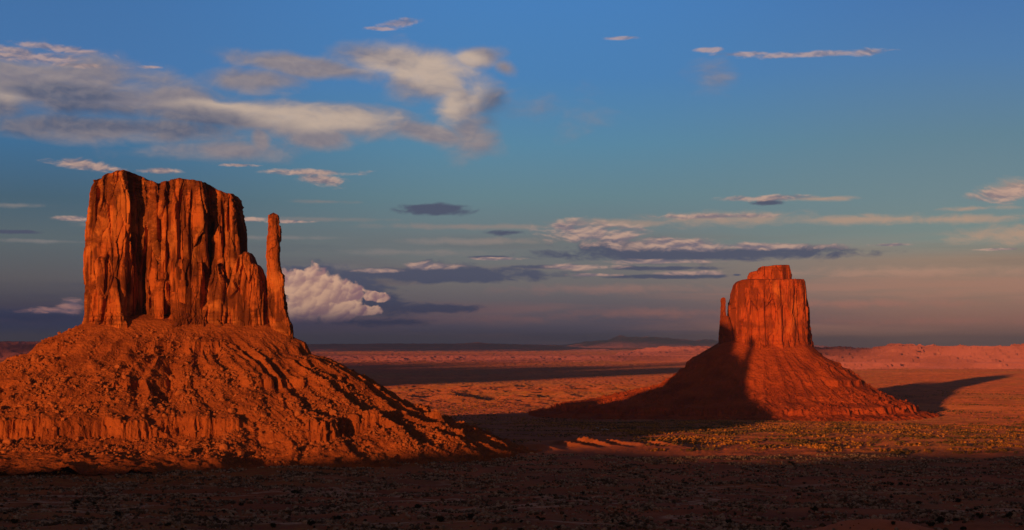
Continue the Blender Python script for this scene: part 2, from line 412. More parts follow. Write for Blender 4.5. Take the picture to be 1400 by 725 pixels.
def ground_material():
    m, gg, bs = material('desert_floor')
    p = gg.node('ShaderNodeTexCoord').outputs['Object']
    x, y, z = gg.sep(p)
    big = gg.noise(gg.xyz(gg.m('MULTIPLY', x, 0.0011), gg.m('MULTIPLY', y, 0.0008), 0.0), 1.0, 8, 0.62, 0.5)
    mid = gg.noise(p, 0.012, 7, 0.62, 0.3)
    fine = gg.noise(p, 0.16, 5, 0.65)
    spk = gg.noise(p, 0.55, 3, 0.6)
    sand = gg.mix(gg.smooth(mid, 0.40, 0.62), (0.39, 0.13, 0.06, 1), (0.27, 0.085, 0.042, 1))
    sand = gg.mix(gg.smooth(big, 0.52, 0.68, 0, 0.6), sand, (0.50, 0.21, 0.10, 1))
    veg = gg.mix(gg.smooth(fine, 0.4, 0.6), (0.19, 0.12, 0.045, 1), (0.32, 0.18, 0.065, 1))
    vm = gg.m('MULTIPLY', gg.smooth(big, 0.56, 0.42), gg.smooth(fine, 0.40, 0.56))
    vm2 = gg.m('MULTIPLY', gg.smooth(mid, 0.44, 0.58), gg.smooth(spk, 0.46, 0.6))
    c = gg.mix(gg.m('MULTIPLY', vm, 0.8), sand, veg)
    c = gg.mix(gg.m('MULTIPLY', vm2, 0.5), c, (0.13, 0.07, 0.04, 1))
    # pale wash gravel lines meandering over the near floor
    wl = gg.noise(gg.xyz(gg.m('MULTIPLY', x, 0.004), gg.m('MULTIPLY', y, 0.006), 2.0), 1.0, 4, 0.55, 0.6)
    line = gg.m('SUBTRACT', 1.0, gg.smooth(gg.m('ABSOLUTE', gg.m('SUBTRACT', wl, 0.5)), 0.0, 0.02))
    near = gg.smooth(y, 1300, 900)
    c = gg.mix(gg.m('MULTIPLY', gg.m('MULTIPLY', line, near), gg.smooth(fine, 0.34, 0.50, 0, 0.8)), c, (0.60, 0.46, 0.40, 1))
    kn = gg.vm('LENGTH', gg.vm('MULTIPLY', gg.vm('SUBTRACT', p, (134.0, 512.0, -70.0)), (1 / 34, 1 / 34, 0)))
    c = gg.mix(gg.smooth(gg.m('MULTIPLY_ADD', fine, 0.5, kn), 1.25, 1.0), c, gg.mix(mid, (0.62, 0.24, 0.14, 1), (0.50, 0.19, 0.11, 1)))
    gg.put(bs.inputs['Base Color'], c)
    far = gg.noise(p, 0.02, 6, 0.7)
    h = gg.m('ADD', gg.m('MULTIPLY', fine, 5.0), gg.m('ADD', gg.m('MULTIPLY', spk, 1.6), gg.m('MULTIPLY', far, 26.0)))
    bump(gg, bs, gg.m('ADD', fine, gg.m('MULTIPLY', spk, 0.6)), 0.5, 1.2)
    dusty(gg, bs, c)
    return m
M_ground = ground_material()

# ------------------------------------------------------------------ mesh helpers
def grid_mesh(name, X, Y, Z, mat, smooth=False, close_u=False):
    """X, Y, Z: (rows, cols)"""
    nr, nc = X.shape
    co = np.stack([X, Y, Z], -1).reshape(-1, 3).astype(np.float32)
    i = np.arange(nr - 1)[:, None]; j = np.arange(nc if close_u else nc - 1)[None, :]
    j2 = (j + 1) % nc
    a = i * nc + j; b = i * nc + j2; c = (i + 1) * nc + j2; d = (i + 1) * nc + j
    f = np.stack([a, b, c, d], -1).reshape(-1, 4).astype(np.int32)
    return raw_mesh(name, co, f, mat, smooth)
def raw_mesh(name, co, f, mat, smooth=False):
    me = bpy.data.meshes.new(name)
    me.vertices.add(len(co)); me.vertices.foreach_set('co', np.ascontiguousarray(co, np.float32).ravel())
    k = f.shape[1]
    me.loops.add(f.size); me.loops.foreach_set('vertex_index', np.ascontiguousarray(f, np.int32).ravel())
    me.polygons.add(len(f)); me.polygons.foreach_set('loop_start', np.arange(0, f.size, k, dtype=np.int32))
    me.update(calc_edges=True)
    me.polygons.foreach_set('use_smooth', np.full(len(f), smooth, dtype=bool))
    if mat: me.materials.append(mat)
    return me
def link(name, me, parent=None, loc=(0, 0, 0)):
    o = bpy.data.objects.new(name, me); COL.objects.link(o); o.location = loc
    if parent: o.parent = parent
    return o
def tag(o, label=None, cat=None, group=None, kind=None):
    if label: o['label'] = label
    if cat: o['category'] = cat
    if group: o['group'] = group
    if kind: o['kind'] = kind
    return o
def empty(name, loc):
    o = bpy.data.objects.new(name, None); COL.objects.link(o); o.location = loc
    return o

# ------------------------------------------------------------------ terrain height
def ground_z(X, Y):
    r = np.hypot(X, Y)
    rr = [0, 6, 20, 60, 120, 300, 560, 800, 1000, 1250, 1500, 1750, 2200, 2700, 3200, 4000, 6000, 10000, 14000, 18000, 24000, 30000, 45000, 60000, 90000]
    zz = [-1.7, -1.9, -6, -16, -28, -54, -72, -88, -98, -105, -109, -113, -124, -140, -152, -162, -165, -165, -160, -135, -102, -76, -4, 60, 60]
    z = np.interp(r, rr, zz)
    # undulation, larger farther out
    amp = np.interp(r, [0, 200, 600, 1300, 2500, 5000, 9000, 20000, 60000], [0, .6, 3.0, 2.2, 3.5, 5.0, 4.0, 9, 40])
    z = z + amp * fbm(X / 330, Y / 330, 5, 11, 0.5)
    # hummocky badlands in the middle distance
    hm = sstep(Y, 3900, 4700) * (1 - sstep(Y, 6200, 7400)) * sstep(X / np.maximum(Y, 1), -0.16, -0.04) * (1 - sstep(X / np.maximum(Y, 1), 0.10, 0.16))
    z = z + hm * 15 * np.maximum(0, ridged(X / 210 + 3, Y / 300, 3, 31) - 0.56) / 0.44
    # low swells of the near floor
    nf = sstep(r, 300, 600) * (1 - sstep(r, 1500, 2300))
    z = z + nf * (4.2 * fbm(X / 95, Y / 120, 5, 41) + 1.6 * (ridged(X / 40, Y / 40, 3, 47) - 0.6))
    # small dunes standing in the last light between the two buttes
    for (px, yy, hh, w, l) in ((772, 1690, 6.5, 5, 60), (792, 1740, 6.5, 5, 55), (812, 1700, 6, 5, 55), (838, 1720, 6.5, 5, 60), (862, 1700, 5, 6, 50), (905, 1700, 4.5, 7, 45), (738, 1640, 5, 6, 50)):
        xx = (px - 700) / FPX * yy
        al = (X - xx) * 0.36 - (Y - yy) * 0.93; ac = (X - xx) * 0.93 + (Y - yy) * 0.36
        ac = ac + 3 * fbm(X / 25, Y / 25, 3, 640)
        z = z + hh * np.exp(-(al / l) ** 2 - (ac / w) ** 2)
    # smooth sand knoll, bottom right
    z = z + 9.0 * np.exp(-((X - 130) / 34) ** 2 - ((Y - 520) / 30) ** 2) * sstep(r, 350, 450)
    return z

ang_f = np.linspace(R(-23.5), R(23.5), 1150)
ang_c = np.linspace(R(23.5), R(360 - 23.5), 170)[1:-1]
ang = np.concatenate([ang_f, ang_c])
rad = np.concatenate([[0.5], np.geomspace(8, 300, 40)[:-1], np.geomspace(300, 2500, 340)[:-1], np.geomspace(2500, 12000, 600)[:-1], np.geomspace(12000, 90000, 260)])
A, RR = np.meshgrid(ang, rad)
X = RR * np.sin(A); Y = RR * np.cos(A)
def clods(r, a, z_far=30000.0):
    """rough surface of hummocks, bushes and washes, coarser with distance"""
    w = 0.0024 * r
    k = np.interp(r, [300, 900, 1800, 3000, 9000, 60000], [0.05, 0.12, 0.12, 0.20, 0.22, 0.20])
    n = vn(a / 0.0024, np.log(np.maximum(r, 1)) / 0.0075, 600) + 0.6 * vn(a / 0.0050 + 5, np.log(np.maximum(r, 1)) / 0.02, 601)
    patchy = 0.65 + 0.6 * fbm(a * 40, np.log(np.maximum(r, 1)) * 9, 4, 602)
    return n * w * k * patchy
gm = grid_mesh('ground', X, Y, ground_z(X, Y) + clods(RR, A), M_ground, True, True)
ground = tag(link('ground', gm), kind='structure')

# far hills and mountains: polar patches rising out of the ground
def patch(name, px0, px1, y0, y1, hfun, mat, nc=500, nr=120, cloth=True):
    a = np.arctan((np.linspace(px0, px1, nc) - 700) / FPX)
    yy = np.geomspace(y0, y1, nr)
    A, D = np.meshgrid(a, yy)
    Xp = D * np.tan(A); Yp = D
    e = np.minimum(np.linspace(0, 1, nc)[None, :], np.linspace(1, 0, nc)[None, :]) + 0 * D
    v = np.minimum(np.linspace(0, 1, nr)[:, None], np.linspace(1, 0, nr)[:, None]) + 0 * D
    P = 700 + FPX * np.tan(A)
    Z = hfun(Xp, Yp, P, sstep(e, 0, 0.06) * sstep(v, 0, 0.15))
    w = 0.0030 * D
    Z = Z + w * 0.13 * (vn(A / 0.0030, np.log(D) / 0.014, 610) + 0.5 * vn(A / 0.0062, np.log(D) / 0.03, 611))
    o = link(name, grid_mesh(name, Xp, Yp, Z, mat, False))
    o['kind'] = 'structure'
    return o
def terr(z, steps, k=0.75):
    """terraces: pull heights towards the flat of each step"""
    q = z / steps; f = np.floor(q); t = q - f
    return (f + (1 - k) * t + k * sstep(t, 0.62, 0.92)) * steps
def h_right(X, Y, P, e):
    crest = np.interp(P, [1060, 1130, 1190, 1215, 1240, 1300, 1400, 1480], [6, 8, 2, 30, 36, 26, 22, 10]) * 1.1
    crest = crest + 9 * fbm(P / 22, P * 0, 4, 67)
    rise = sstep(Y + 1500 * fbm(X / 1100, Y / 1100, 5, 63), 13200, 15200)
    low = sstep(Y + 1500 * fbm(X / 900, Y / 900, 5, 61), 12200, 12900)
    n = ridged(X / 520, Y / 520, 5, 60)
    z = -164 + low * 42 + rise * (crest + 120) + (n - 0.6) * 85 * rise * (1 - 0.6 * sstep(Y, 14500, 16000)) + 26 * (ridged(X / 170, Y / 170, 4, 68) - 0.6)
    z = terr(z + 20 * fbm(X / 240, Y / 240, 4, 66), 30.0)
    return z * e + (1 - e) * -190
patch('hills', 1050, 1560, 11200, 19500, h_right, M_mesa, 700, 150)
def h_mid(X, Y, P, e):
    n = ridged(X / 700, Y / 700, 5, 70)
    crest = np.interp(P, [840, 884, 905, 940, 985, 1100, 1150], [-60, 12, 34, 40, 26, 20, -20])
    z = np.interp(Y, [20000, 23000, 27000], [-120, -60, 0]) + sstep(Y + 700 * fbm(X / 800, Y / 800, 4, 71), 23500, 25500) * crest * 1.3 + (n - .6) * 50
    z = terr(z + 12 * fbm(X / 300, Y / 300, 4, 72), 30)
    return z * e + (1 - e) * -140
patch('hills', 830, 1160, 20500, 29000, h_mid, M_mesa, 420, 90)
def h_leftmid(X, Y, P, e):
    n = ridged(X / 900, Y / 600, 5, 75)
    z = -150 + 55 * sstep(Y + 800 * fbm(X / 900, Y / 900, 4, 76), 17500, 19500) + (n - .6) * 60
    z = terr(z, 22)
    return z * e + (1 - e) * -190
patch('hills', 400, 1000, 16000, 24000, h_leftmid, M_mesa, 600, 90)
def h_left(X, Y, P, e):
    n = ridged(X / 1000, Y / 1000, 5, 80)
    z = -150 + 250 * sstep(Y + 700 * fbm(X / 1500, Y / 1500, 4, 81), 17000, 19300) + (n - .6) * 16
    z = np.minimum(z + 20 * fbm(X / 350, Y / 350, 4, 82), np.interp(P, [-300, 60, 160], [152, 150, 146]))
    return z * e + (1 - e) * -190
patch('mesa', -420, 190, 14500, 24000, h_left, M_mesa, 420, 140)
def h_blue(X, Y, P, e):
    n = fbm(X / 4000, Y / 4000, 5, 85)
    top = np.interp(P, [340, 380, 560, 632, 640, 655, 668, 690, 760, 800], [180, 185, 190, 195, 230, 245, 205, 190, 150, 40])
    return (top * (0.92 + 0.25 * n) * sstep(Y, 40000, 47000)) * e - 120 * (1 - e)
patch('hills', 340, 860, 38000, 56000, h_blue, M_mesa, 400, 60)
def h_mount(X, Y, P, e):
    n = ridged(X / 2600, Y / 5000, 5, 90)
    top = np.interp(P, [730, 800, 830, 850, 870, 900, 930, 950, 965, 985, 1100, 1200], [0, 330, 420, 640, 560, 540, 480, 400, 470, 380, 200, 0])
    return (top * (0.35 + n * 0.9) * sstep(Y, 62000, 74000)) * e - 200 * (1 - e)
patch('mountains', 690, 1240, 60000, 84000, h_mount, M_mesa, 400, 60)

# ------------------------------------------------------------------ haze
def add_haze():
    m = bpy.data.materials.new('haze'); m.use_nodes = True; nt = m.node_tree; nt.nodes.clear()
    v = nt.nodes.new('ShaderNodeVolumePrincipled'); v.inputs['Density'].default_value = HAZE
    v.inputs['Color'].default_value = (0.17, 0.36, 1.0, 1); v.inputs['Anisotropy'].default_value = 0.0
    o_ = nt.nodes.new('ShaderNodeOutputMaterial'); nt.links.new(v.outputs[0], o_.inputs['Volume'])
    x, y0, y1, z0, z1 = 95000, -95000, 95000, -260, 820
    V = [(sx * x, y, z) for z in (z0, z1) for sx, y in ((-1, y0), (1, y0), (1, y1), (-1, y1))]
    me = bpy.data.meshes.new('haze'); me.from_pydata(V, [], [(3, 2, 1, 0), (4, 5, 6, 7), (0, 1, 5, 4), (1, 2, 6, 5), (2, 3, 7, 6), (3, 0, 4, 7)]); me.update()
    me.materials.append(m); o = link('haze', me); o['kind'] = 'stuff'; o['label'] = 'thin blue evening haze over the whole valley'
HAZE = 1.9e-5
add_haze()

# ------------------------------------------------------------------ butte building
def PX(px, D): return (px - 700) / FPX * D
def PZ(py, D): return (HORIZON - py) / FPX * D

def cliff_disp(a, z, zn, seed, k=1.0):
    """outward displacement in metres; a: arc length, z: height, zn: 0 foot .. 1 rim; k: size of features"""
    aw = a + 1.7 * k * fbm(a / (40 * k), z / (38 * k), 3, seed + 1)
    zw = z + 5 * k * fbm(a / (22 * k), z / (60 * k), 3, seed + 2)
    f1, f2, r1 = worley(aw / (15 * k), zw / (85 * k), seed + 3)
    d = (r1 - 0.5) * 8.0 * k - 1.8 * k * np.exp(-((f2 - f1) / 0.05) ** 2) + 9.5 * k * facets(aw / (15 * k), zw / (85 * k), seed + 3)
    g1, g2, r2 = worley(aw / (5.5 * k) + 9, zw / (30 * k), seed + 4)
    d = d + (r2 - 0.5) * 2.0 * k - 0.5 * k * np.exp(-((g2 - g1) / 0.06) ** 2) + 2.6 * k * facets(aw / (5.5 * k) + 9, zw / (30 * k), seed + 4)
    d = d + 0.7 * k * fbm(aw / (14 * k), z / (60 * k), 3, seed + 5)
    # rounded pillars
    d = d + 1.0 * k * (np.abs(vn(aw / (11 * k), z / (150 * k), seed + 6)) * 2 - 0.6)
    # shaly foot: narrow fluting and ledges
    foot = 1 - sstep(zn, 0.10, 0.22)
    h1, h2, r3 = worley(aw / (2.6 * k), zw / (9 * k), seed + 7)
    d = d + foot * ((r3 - 0.5) * 2.2 * k + 2.8 * k * (1 - zn / 0.16)) * 1.0
    d = d - foot * 1.2 * k * np.exp(-((h2 - h1) / 0.12) ** 2)
    # bedded cap: ledges stepping in, knobbly
    cap = sstep(zn, 0.80, 0.90)
    lay = fbm(a / (60 * k), z / (3.0 * k), 3, seed + 8)
    d = d * (1 - 0.45 * cap) + cap * (lay * 1.6 * k - 3.2 * k * ((zn - 0.84) / 0.16).clip(0, 1) ** 1.6) + cap * 1.2 * k * fbm(a / (3.4 * k), z / (2.6 * k), 3, seed + 9)
    # horizontal joints across the faces
    hj = np.abs(vn(a / (70 * k), z / (13 * k), seed + 12)); d = d - 0.7 * k * np.exp(-(hj / 0.035) ** 2) * sstep(vn(a / (25 * k), z / (30 * k), seed + 13), -0.1, 0.2)
    return d + 0.18 * k * fbm(a / (1.7 * k), z / (2.6 * k), 3, seed + 10)

def smooth_loop(pts, step_f, step_b, yc):
    """closed polyline -> dense samples; finer on the side facing the camera"""
    out = []
    n = len(pts)
    for i in range(n):
        p, q = np.array(pts[i]), np.array(pts[(i + 1) % n])
        L = np.hypot(*(q - p)); st = step_f if (p[1] + q[1]) / 2 < yc else step_b
        m = max(1, int(L / st))
        for t in np.linspace(0, 1, m, endpoint=False): out.append(p + (q - p) * t)
    P = np.array(out)
    return P
def loop_frame(P, w=5):
    for _ in range(w):
        P = (np.roll(P, 1, 0) + 2 * P + np.roll(P, -1, 0)) / 4
    T = np.roll(P, -3, 0) - np.roll(P, 3, 0)
    T /= np.maximum(np.linalg.norm(T, axis=1, keepdims=True), 1e-6)
    N = np.stack([T[:, 1], -T[:, 0]], 1)
    area = 0.5 * np.sum(P[:, 0] * np.roll(P[:, 1], -1) - np.roll(P[:, 0], -1) * P[:, 1])
    if area < 0: N = -N
    a = np.concatenate([[0], np.cumsum(np.linalg.norm(np.diff(P, axis=0), axis=1))])
    return P, N, T, a

def prism_mass(name, pts, top, z_foot, mat, D, seed, step=0.7, dz=0.8, k=1.0, extra=None, levels=None, parent=None, batter=4.0, cap_rings=14):
    """cliff body: pts is the plan outline, top(x) the rim height, extra(px,py) added displacement; levels(z) scales the plan"""
    pts = [tuple(p) for p in pts]
    yc = np.mean([p[1] for p in pts])
    P, N, T, a = loop_frame(smooth_loop(pts, step, step * 3, yc), 6)
    tz = top(P[:, 0]) + 1.3 * k * fbm(a / (7 * k), a * 0 + 3, 4, seed + 40)
    tz = np.minimum(tz, 1e9)
    H = tz.max() - z_foot
    nz = int(H / dz)
    zn = np.linspace(0, 1, nz)[:, None]
    z = z_foot + zn * (tz[None, :] - z_foot)
    aa = np.broadcast_to(a[None, :], z.shape)
    zabs = (z - z_foot) / H
    znl = np.where(zn > 0.5, np.maximum(zabs, 1 - (tz[None, :] - z) / H), zabs)
    d = cliff_disp(aa, z, znl, seed, k)
    d = d + batter * (1 - zabs) ** 1.5
    lat = 1.0 * k * fbm(aa / (45 * k), z / (40 * k), 3, seed + 50)
    Xv = P[None, :, 0] + N[None, :, 0] * d + T[None, :, 0] * lat
    Yv = P[None, :, 1] + N[None, :, 1] * d + T[None, :, 1] * lat
    if extra is not None:
        e = extra(700 + FPX * P[None, :, 0] / D + 0 * z, HORIZON - FPX * z / D)
        fr = (N[None, :, 1] < 0.2)
        Yv = Yv + np.where(fr, e, 0.0)
    # cap
    cx = np.mean(P[:, 0]); cy = np.mean(P[:, 1])
    xs = [Xv]; ys = [Yv]; zs = [z]
    for i in range(1, cap_rings + 1):
        t = (i / cap_rings) ** 1.3
        Xi = Xv[-1] * (1 - 0 * t) + 0; Yi = Yv[-1] * (1 - t) + cy * t
        Xi = Xv[-1] * (1 - 0.25 * t) + cx * 0.25 * t
        Zi = top(Xi) + 1.2 * k * fbm(Xi / (6 * k), Yi / (6 * k), 4, seed + 60) + 2.0 * k * min(1, i / 4)
        w = min(1, i / 2)
        xs.append(Xi[None]); ys.append(Yi[None]); zs.append((z[-1] * (1 - w) + Zi * w)[None])
    Xa = np.concatenate(xs); Ya = np.concatenate(ys); Za = np.concatenate(zs)
    return link(name, grid_mesh(name, Xa, Ya, Za, mat, False, True), parent)

def spire_mass(name, lv, mat, D, yc, seed, parent, dz=0.7, n=150, k=1.0, depth=0.9, z_extra=0):
    """lv rows: (photo y, left px, right px) from the top down"""
    zs = np.array([PZ(r[0], D) for r in lv])[::-1]
    xl = np.array([PX(r[1], D) for r in lv])[::-1]; xr = np.array([PX(r[2], D) for r in lv])[::-1]
    z = np.arange(zs[0] - z_extra, zs[-1], dz)[:, None]
    c = (np.interp(z, zs, xl) + np.interp(z, zs, xr)) / 2; h = (np.interp(z, zs, xr) - np.interp(z, zs, xl)) / 2
    th = np.linspace(0, 2 * math.pi, n, endpoint=False)[None, :]
    ex = 0.42
    cxx = np.sign(np.cos(th)) * np.abs(np.cos(th)) ** ex; syy = np.sign(np.sin(th)) * np.abs(np.sin(th)) ** ex
    rr = h * 0.9
    a = th * 9 * k + 0 * z
    f1, f2, r1 = worley(a / (4.5 * k), z / (17 * k) + 0 * th, seed)
    g1, g2, r2 = worley(a / (1.8 * k), z / (7 * k) + 0 * th, seed + 4)
    d = (r1 - .5) * 2.2 * k + (r2 - .5) * 1.2 * k + 0.9 * k * fbm(a / (3 * k), z / (9 * k) + 0 * th, 4, seed + 3) + 0.5 * k * fbm(a / 9, z / (1.6 * k) + 0 * th, 2, seed + 5)
    top_in = 1 - 0.45 * sstep(z, zs[-1] - 3.5 * k, zs[-1]) ** 2
    Xv = c + (rr + d) * cxx * top_in
    Yv = yc + (rr * depth + d) * syy * top_in
    Zv = z + 0 * th
    for t in (0.5, 0.05):
        Xv = np.concatenate([Xv, (c[-1] + (Xv[-1:] - c[-1]) * t)]); Yv = np.concatenate([Yv, yc + (Yv[-1:] - yc) * t])
        Zv = np.concatenate([Zv, Zv[-1:] + 0.6 * k * (1 + vn(Xv[-1:] / 3, Yv[-1:] / 3, seed))])
    return link(name, grid_mesh(name, Xv, Yv, Zv, mat, False, True), parent)

def interp_px(rows, D):
    xs = np.array([PX(r[0], D) for r in rows]); zs = np.array([PZ(r[1], D) for r in rows])
    return lambda x: np.interp(x, xs, zs)

# ================================================================== left butte
DW = 1550.0
butte_w = empty('butte', (0, 0, 0))
tag(butte_w, 'tall red sandstone butte with a freestanding thumb spire on its right, nearest on the left', 'butte')
W = lambda px, off: (PX(px, DW), DW + off)
front = [W(119, 4), W(122, -14), W(131, -24), W(141, -26), W(144, -19), W(148, -28), W(165, -31), W(178, -27), W(181, -8), W(184, 2), W(192, -1), W(199, -2),
         W(202, 3), W(205, -5), W(215, -6), W(219, 2), W(222, -8), W(230, -10), W(233, -4), W(236, -14), W(250, -18), W(268, -18), W(282, -15),
         W(285, 0), W(290, 7), W(298, 3), W(303, 2), W(306, 7), W(309, 0), W(318, 1), W(320, 5), W(321, 14), W(320, 34)]
back = [W(318, 52), W(280, 62), W(230, 66), W(180, 64), W(140, 56), W(122, 36)]
top_w = interp_px([(112, 345), (118, 312), (122, 292), (127, 275), (131, 261), (137, 252), (146, 247), (158, 243), (166, 239), (176, 238), (186, 241), (195, 245), (199, 249),
                   (208, 250), (214, 253), (222, 252), (236, 249), (248, 248), (266, 250), (280, 252), (287, 257), (296, 262), (308, 266), (316, 266), (321, 270), (325, 276), (332, 284)], DW)
def crack(px, py, pts, w, depth):
    """groove following (photo x, y) points; depth metres, w photo px"""
    ys = [p[1] for p in pts]; xs = [p[0] for p in pts]
    cx = np.interp(py, ys, xs)
    fade = sstep(py, ys[0] - 6, ys[0] + 6) * (1 - sstep(py, ys[-1] - 6, ys[-1] + 8))
    return 1.3 * depth * np.exp(-((px - cx) / (1.2 * w)) ** 4) * fade
def extra_w(px, py):
    e = 0
    for pts, w, dp in (([(146, 262), (144, 300), (141, 340), (140, 372)], 2.2, 12),
                       ([(159, 350), (158, 380), (157, 400)], 1.3, 5),
                       ([(203, 275), (200, 340), (197, 370), (196, 424)], 2.0, 13),
                       ([(218, 270), (219, 340), (219, 386)], 1.8, 13),
                       ([(229, 262), (234, 300), (230, 370)], 1.3, 7),
                       ([(235, 388), (236, 410), (233, 440)], 1.8, 9),
                       ([(204, 386), (207, 420)], 1.2, 6),
                       ([(311, 275), (312, 312)], 1.2, 7), ([(303, 270), (305, 350)], 1.0, 4),
                       ([(288, 300), (286, 350), (282, 395), (281, 418)], 2.4, 9),
                       ([(268, 262), (264, 310), (266, 380)], 1.3, 3.5), ([(252, 262), (250, 290)], 1.2, 4)):
        e = e + crack(px, py, pts, w, dp)
    # slab leaning against the face
    e = e - 8 * sstep(py, 382, 387) * (1 - sstep(np.abs(px - 226), 8.5, 9.5)) * (1 - sstep(py, 425, 445) * 0.4)
    # foot of the left pillar stands forward
    e = e - 5 * sstep(py, 352, 356 + (px - 150).clip(0, 40) * 0.3) * (1 - sstep(np.abs(px - 166), 15, 17))
    return e
prism_mass('cliff', front + back, top_w, 12.0, M_cliff, DW, 3, extra=extra_w, parent=butte_w, batter=2.5)

sh = [W(286, 4), W(292, -12), W(302, -13), W(305, -2), W(312, 4), W(317, -2), W(322, -10), W(334, -13), W(348, -14), W(358, -10), W(364, -2), W(366, 12), W(360, 26), W(330, 34), W(296, 30)]
top_s = interp_px([(284, 400), (288, 384), (296, 368), (302, 362), (307, 372), (315, 378), (319, 366), (325, 360), (328, 351), (333, 350), (335, 347), (340, 347), (344, 352),
                   (346, 362), (352, 364), (358, 371), (361, 380), (364, 400), (367, 425)], DW)
prism_mass('shoulder', sh, top_s, 8.0, M_cliff, DW, 23, extra=lambda a, b: crack(a, b, [(329, 350), (328, 372)], 1.5, 6) + crack(a, b, [(326, 385), (332, 400)], 1.6, 5) + crack(a, b, [(360, 375), (364, 400), (365, 440)], 1.6, 6), parent=butte_w, k=0.75, cap_rings=10)
spire_mass('spire', [(292, 368, 379), (294, 366.5, 381), (303, 366, 382), (306, 366.5, 381), (312, 366, 383.5), (330, 365.5, 383), (350, 364, 382.5), (364, 363.5, 384), (372, 364, 385),
                     (376, 364.5, 388.5), (400, 365, 390), (420, 366, 392), (432, 366, 395), (444, 367, 399), (462, 369, 402)], M_cliff, DW, DW + 2, 77, butte_w, k=0.8, z_extra=14)

# ---- talus as a height field
def seg_dist(X, Y, poly):
    d = np.full(X.shape, 1e9)
    n = len(poly); inside = np.zeros(X.shape, bool)
    for i in range(n):
        x0, y0 = poly[i]; x1, y1 = poly[(i + 1) % n]
        ex, ey = x1 - x0, y1 - y0; L = ex * ex + ey * ey
        t = np.clip(((X - x0) * ex + (Y - y0) * ey) / L, 0, 1)
        d = np.minimum(d, np.hypot(X - x0 - t * ex, Y - y0 - t * ey))
        c = ((y0 > Y) != (y1 > Y)) & (X < ex * (Y - y0) / (ey if ey else 1e-9) + x0)
        inside ^= c
    return np.where(inside, -d, d)
def band(z, a, b, c, d, A, B):
    """remap height: input a>b>c>d, [b,c] steepened to [A,B]"""
    return np.interp(z, [d - 1000, d, c, b, a, a + 1000], [d - 1000, d, B, A, a, a + 1000])

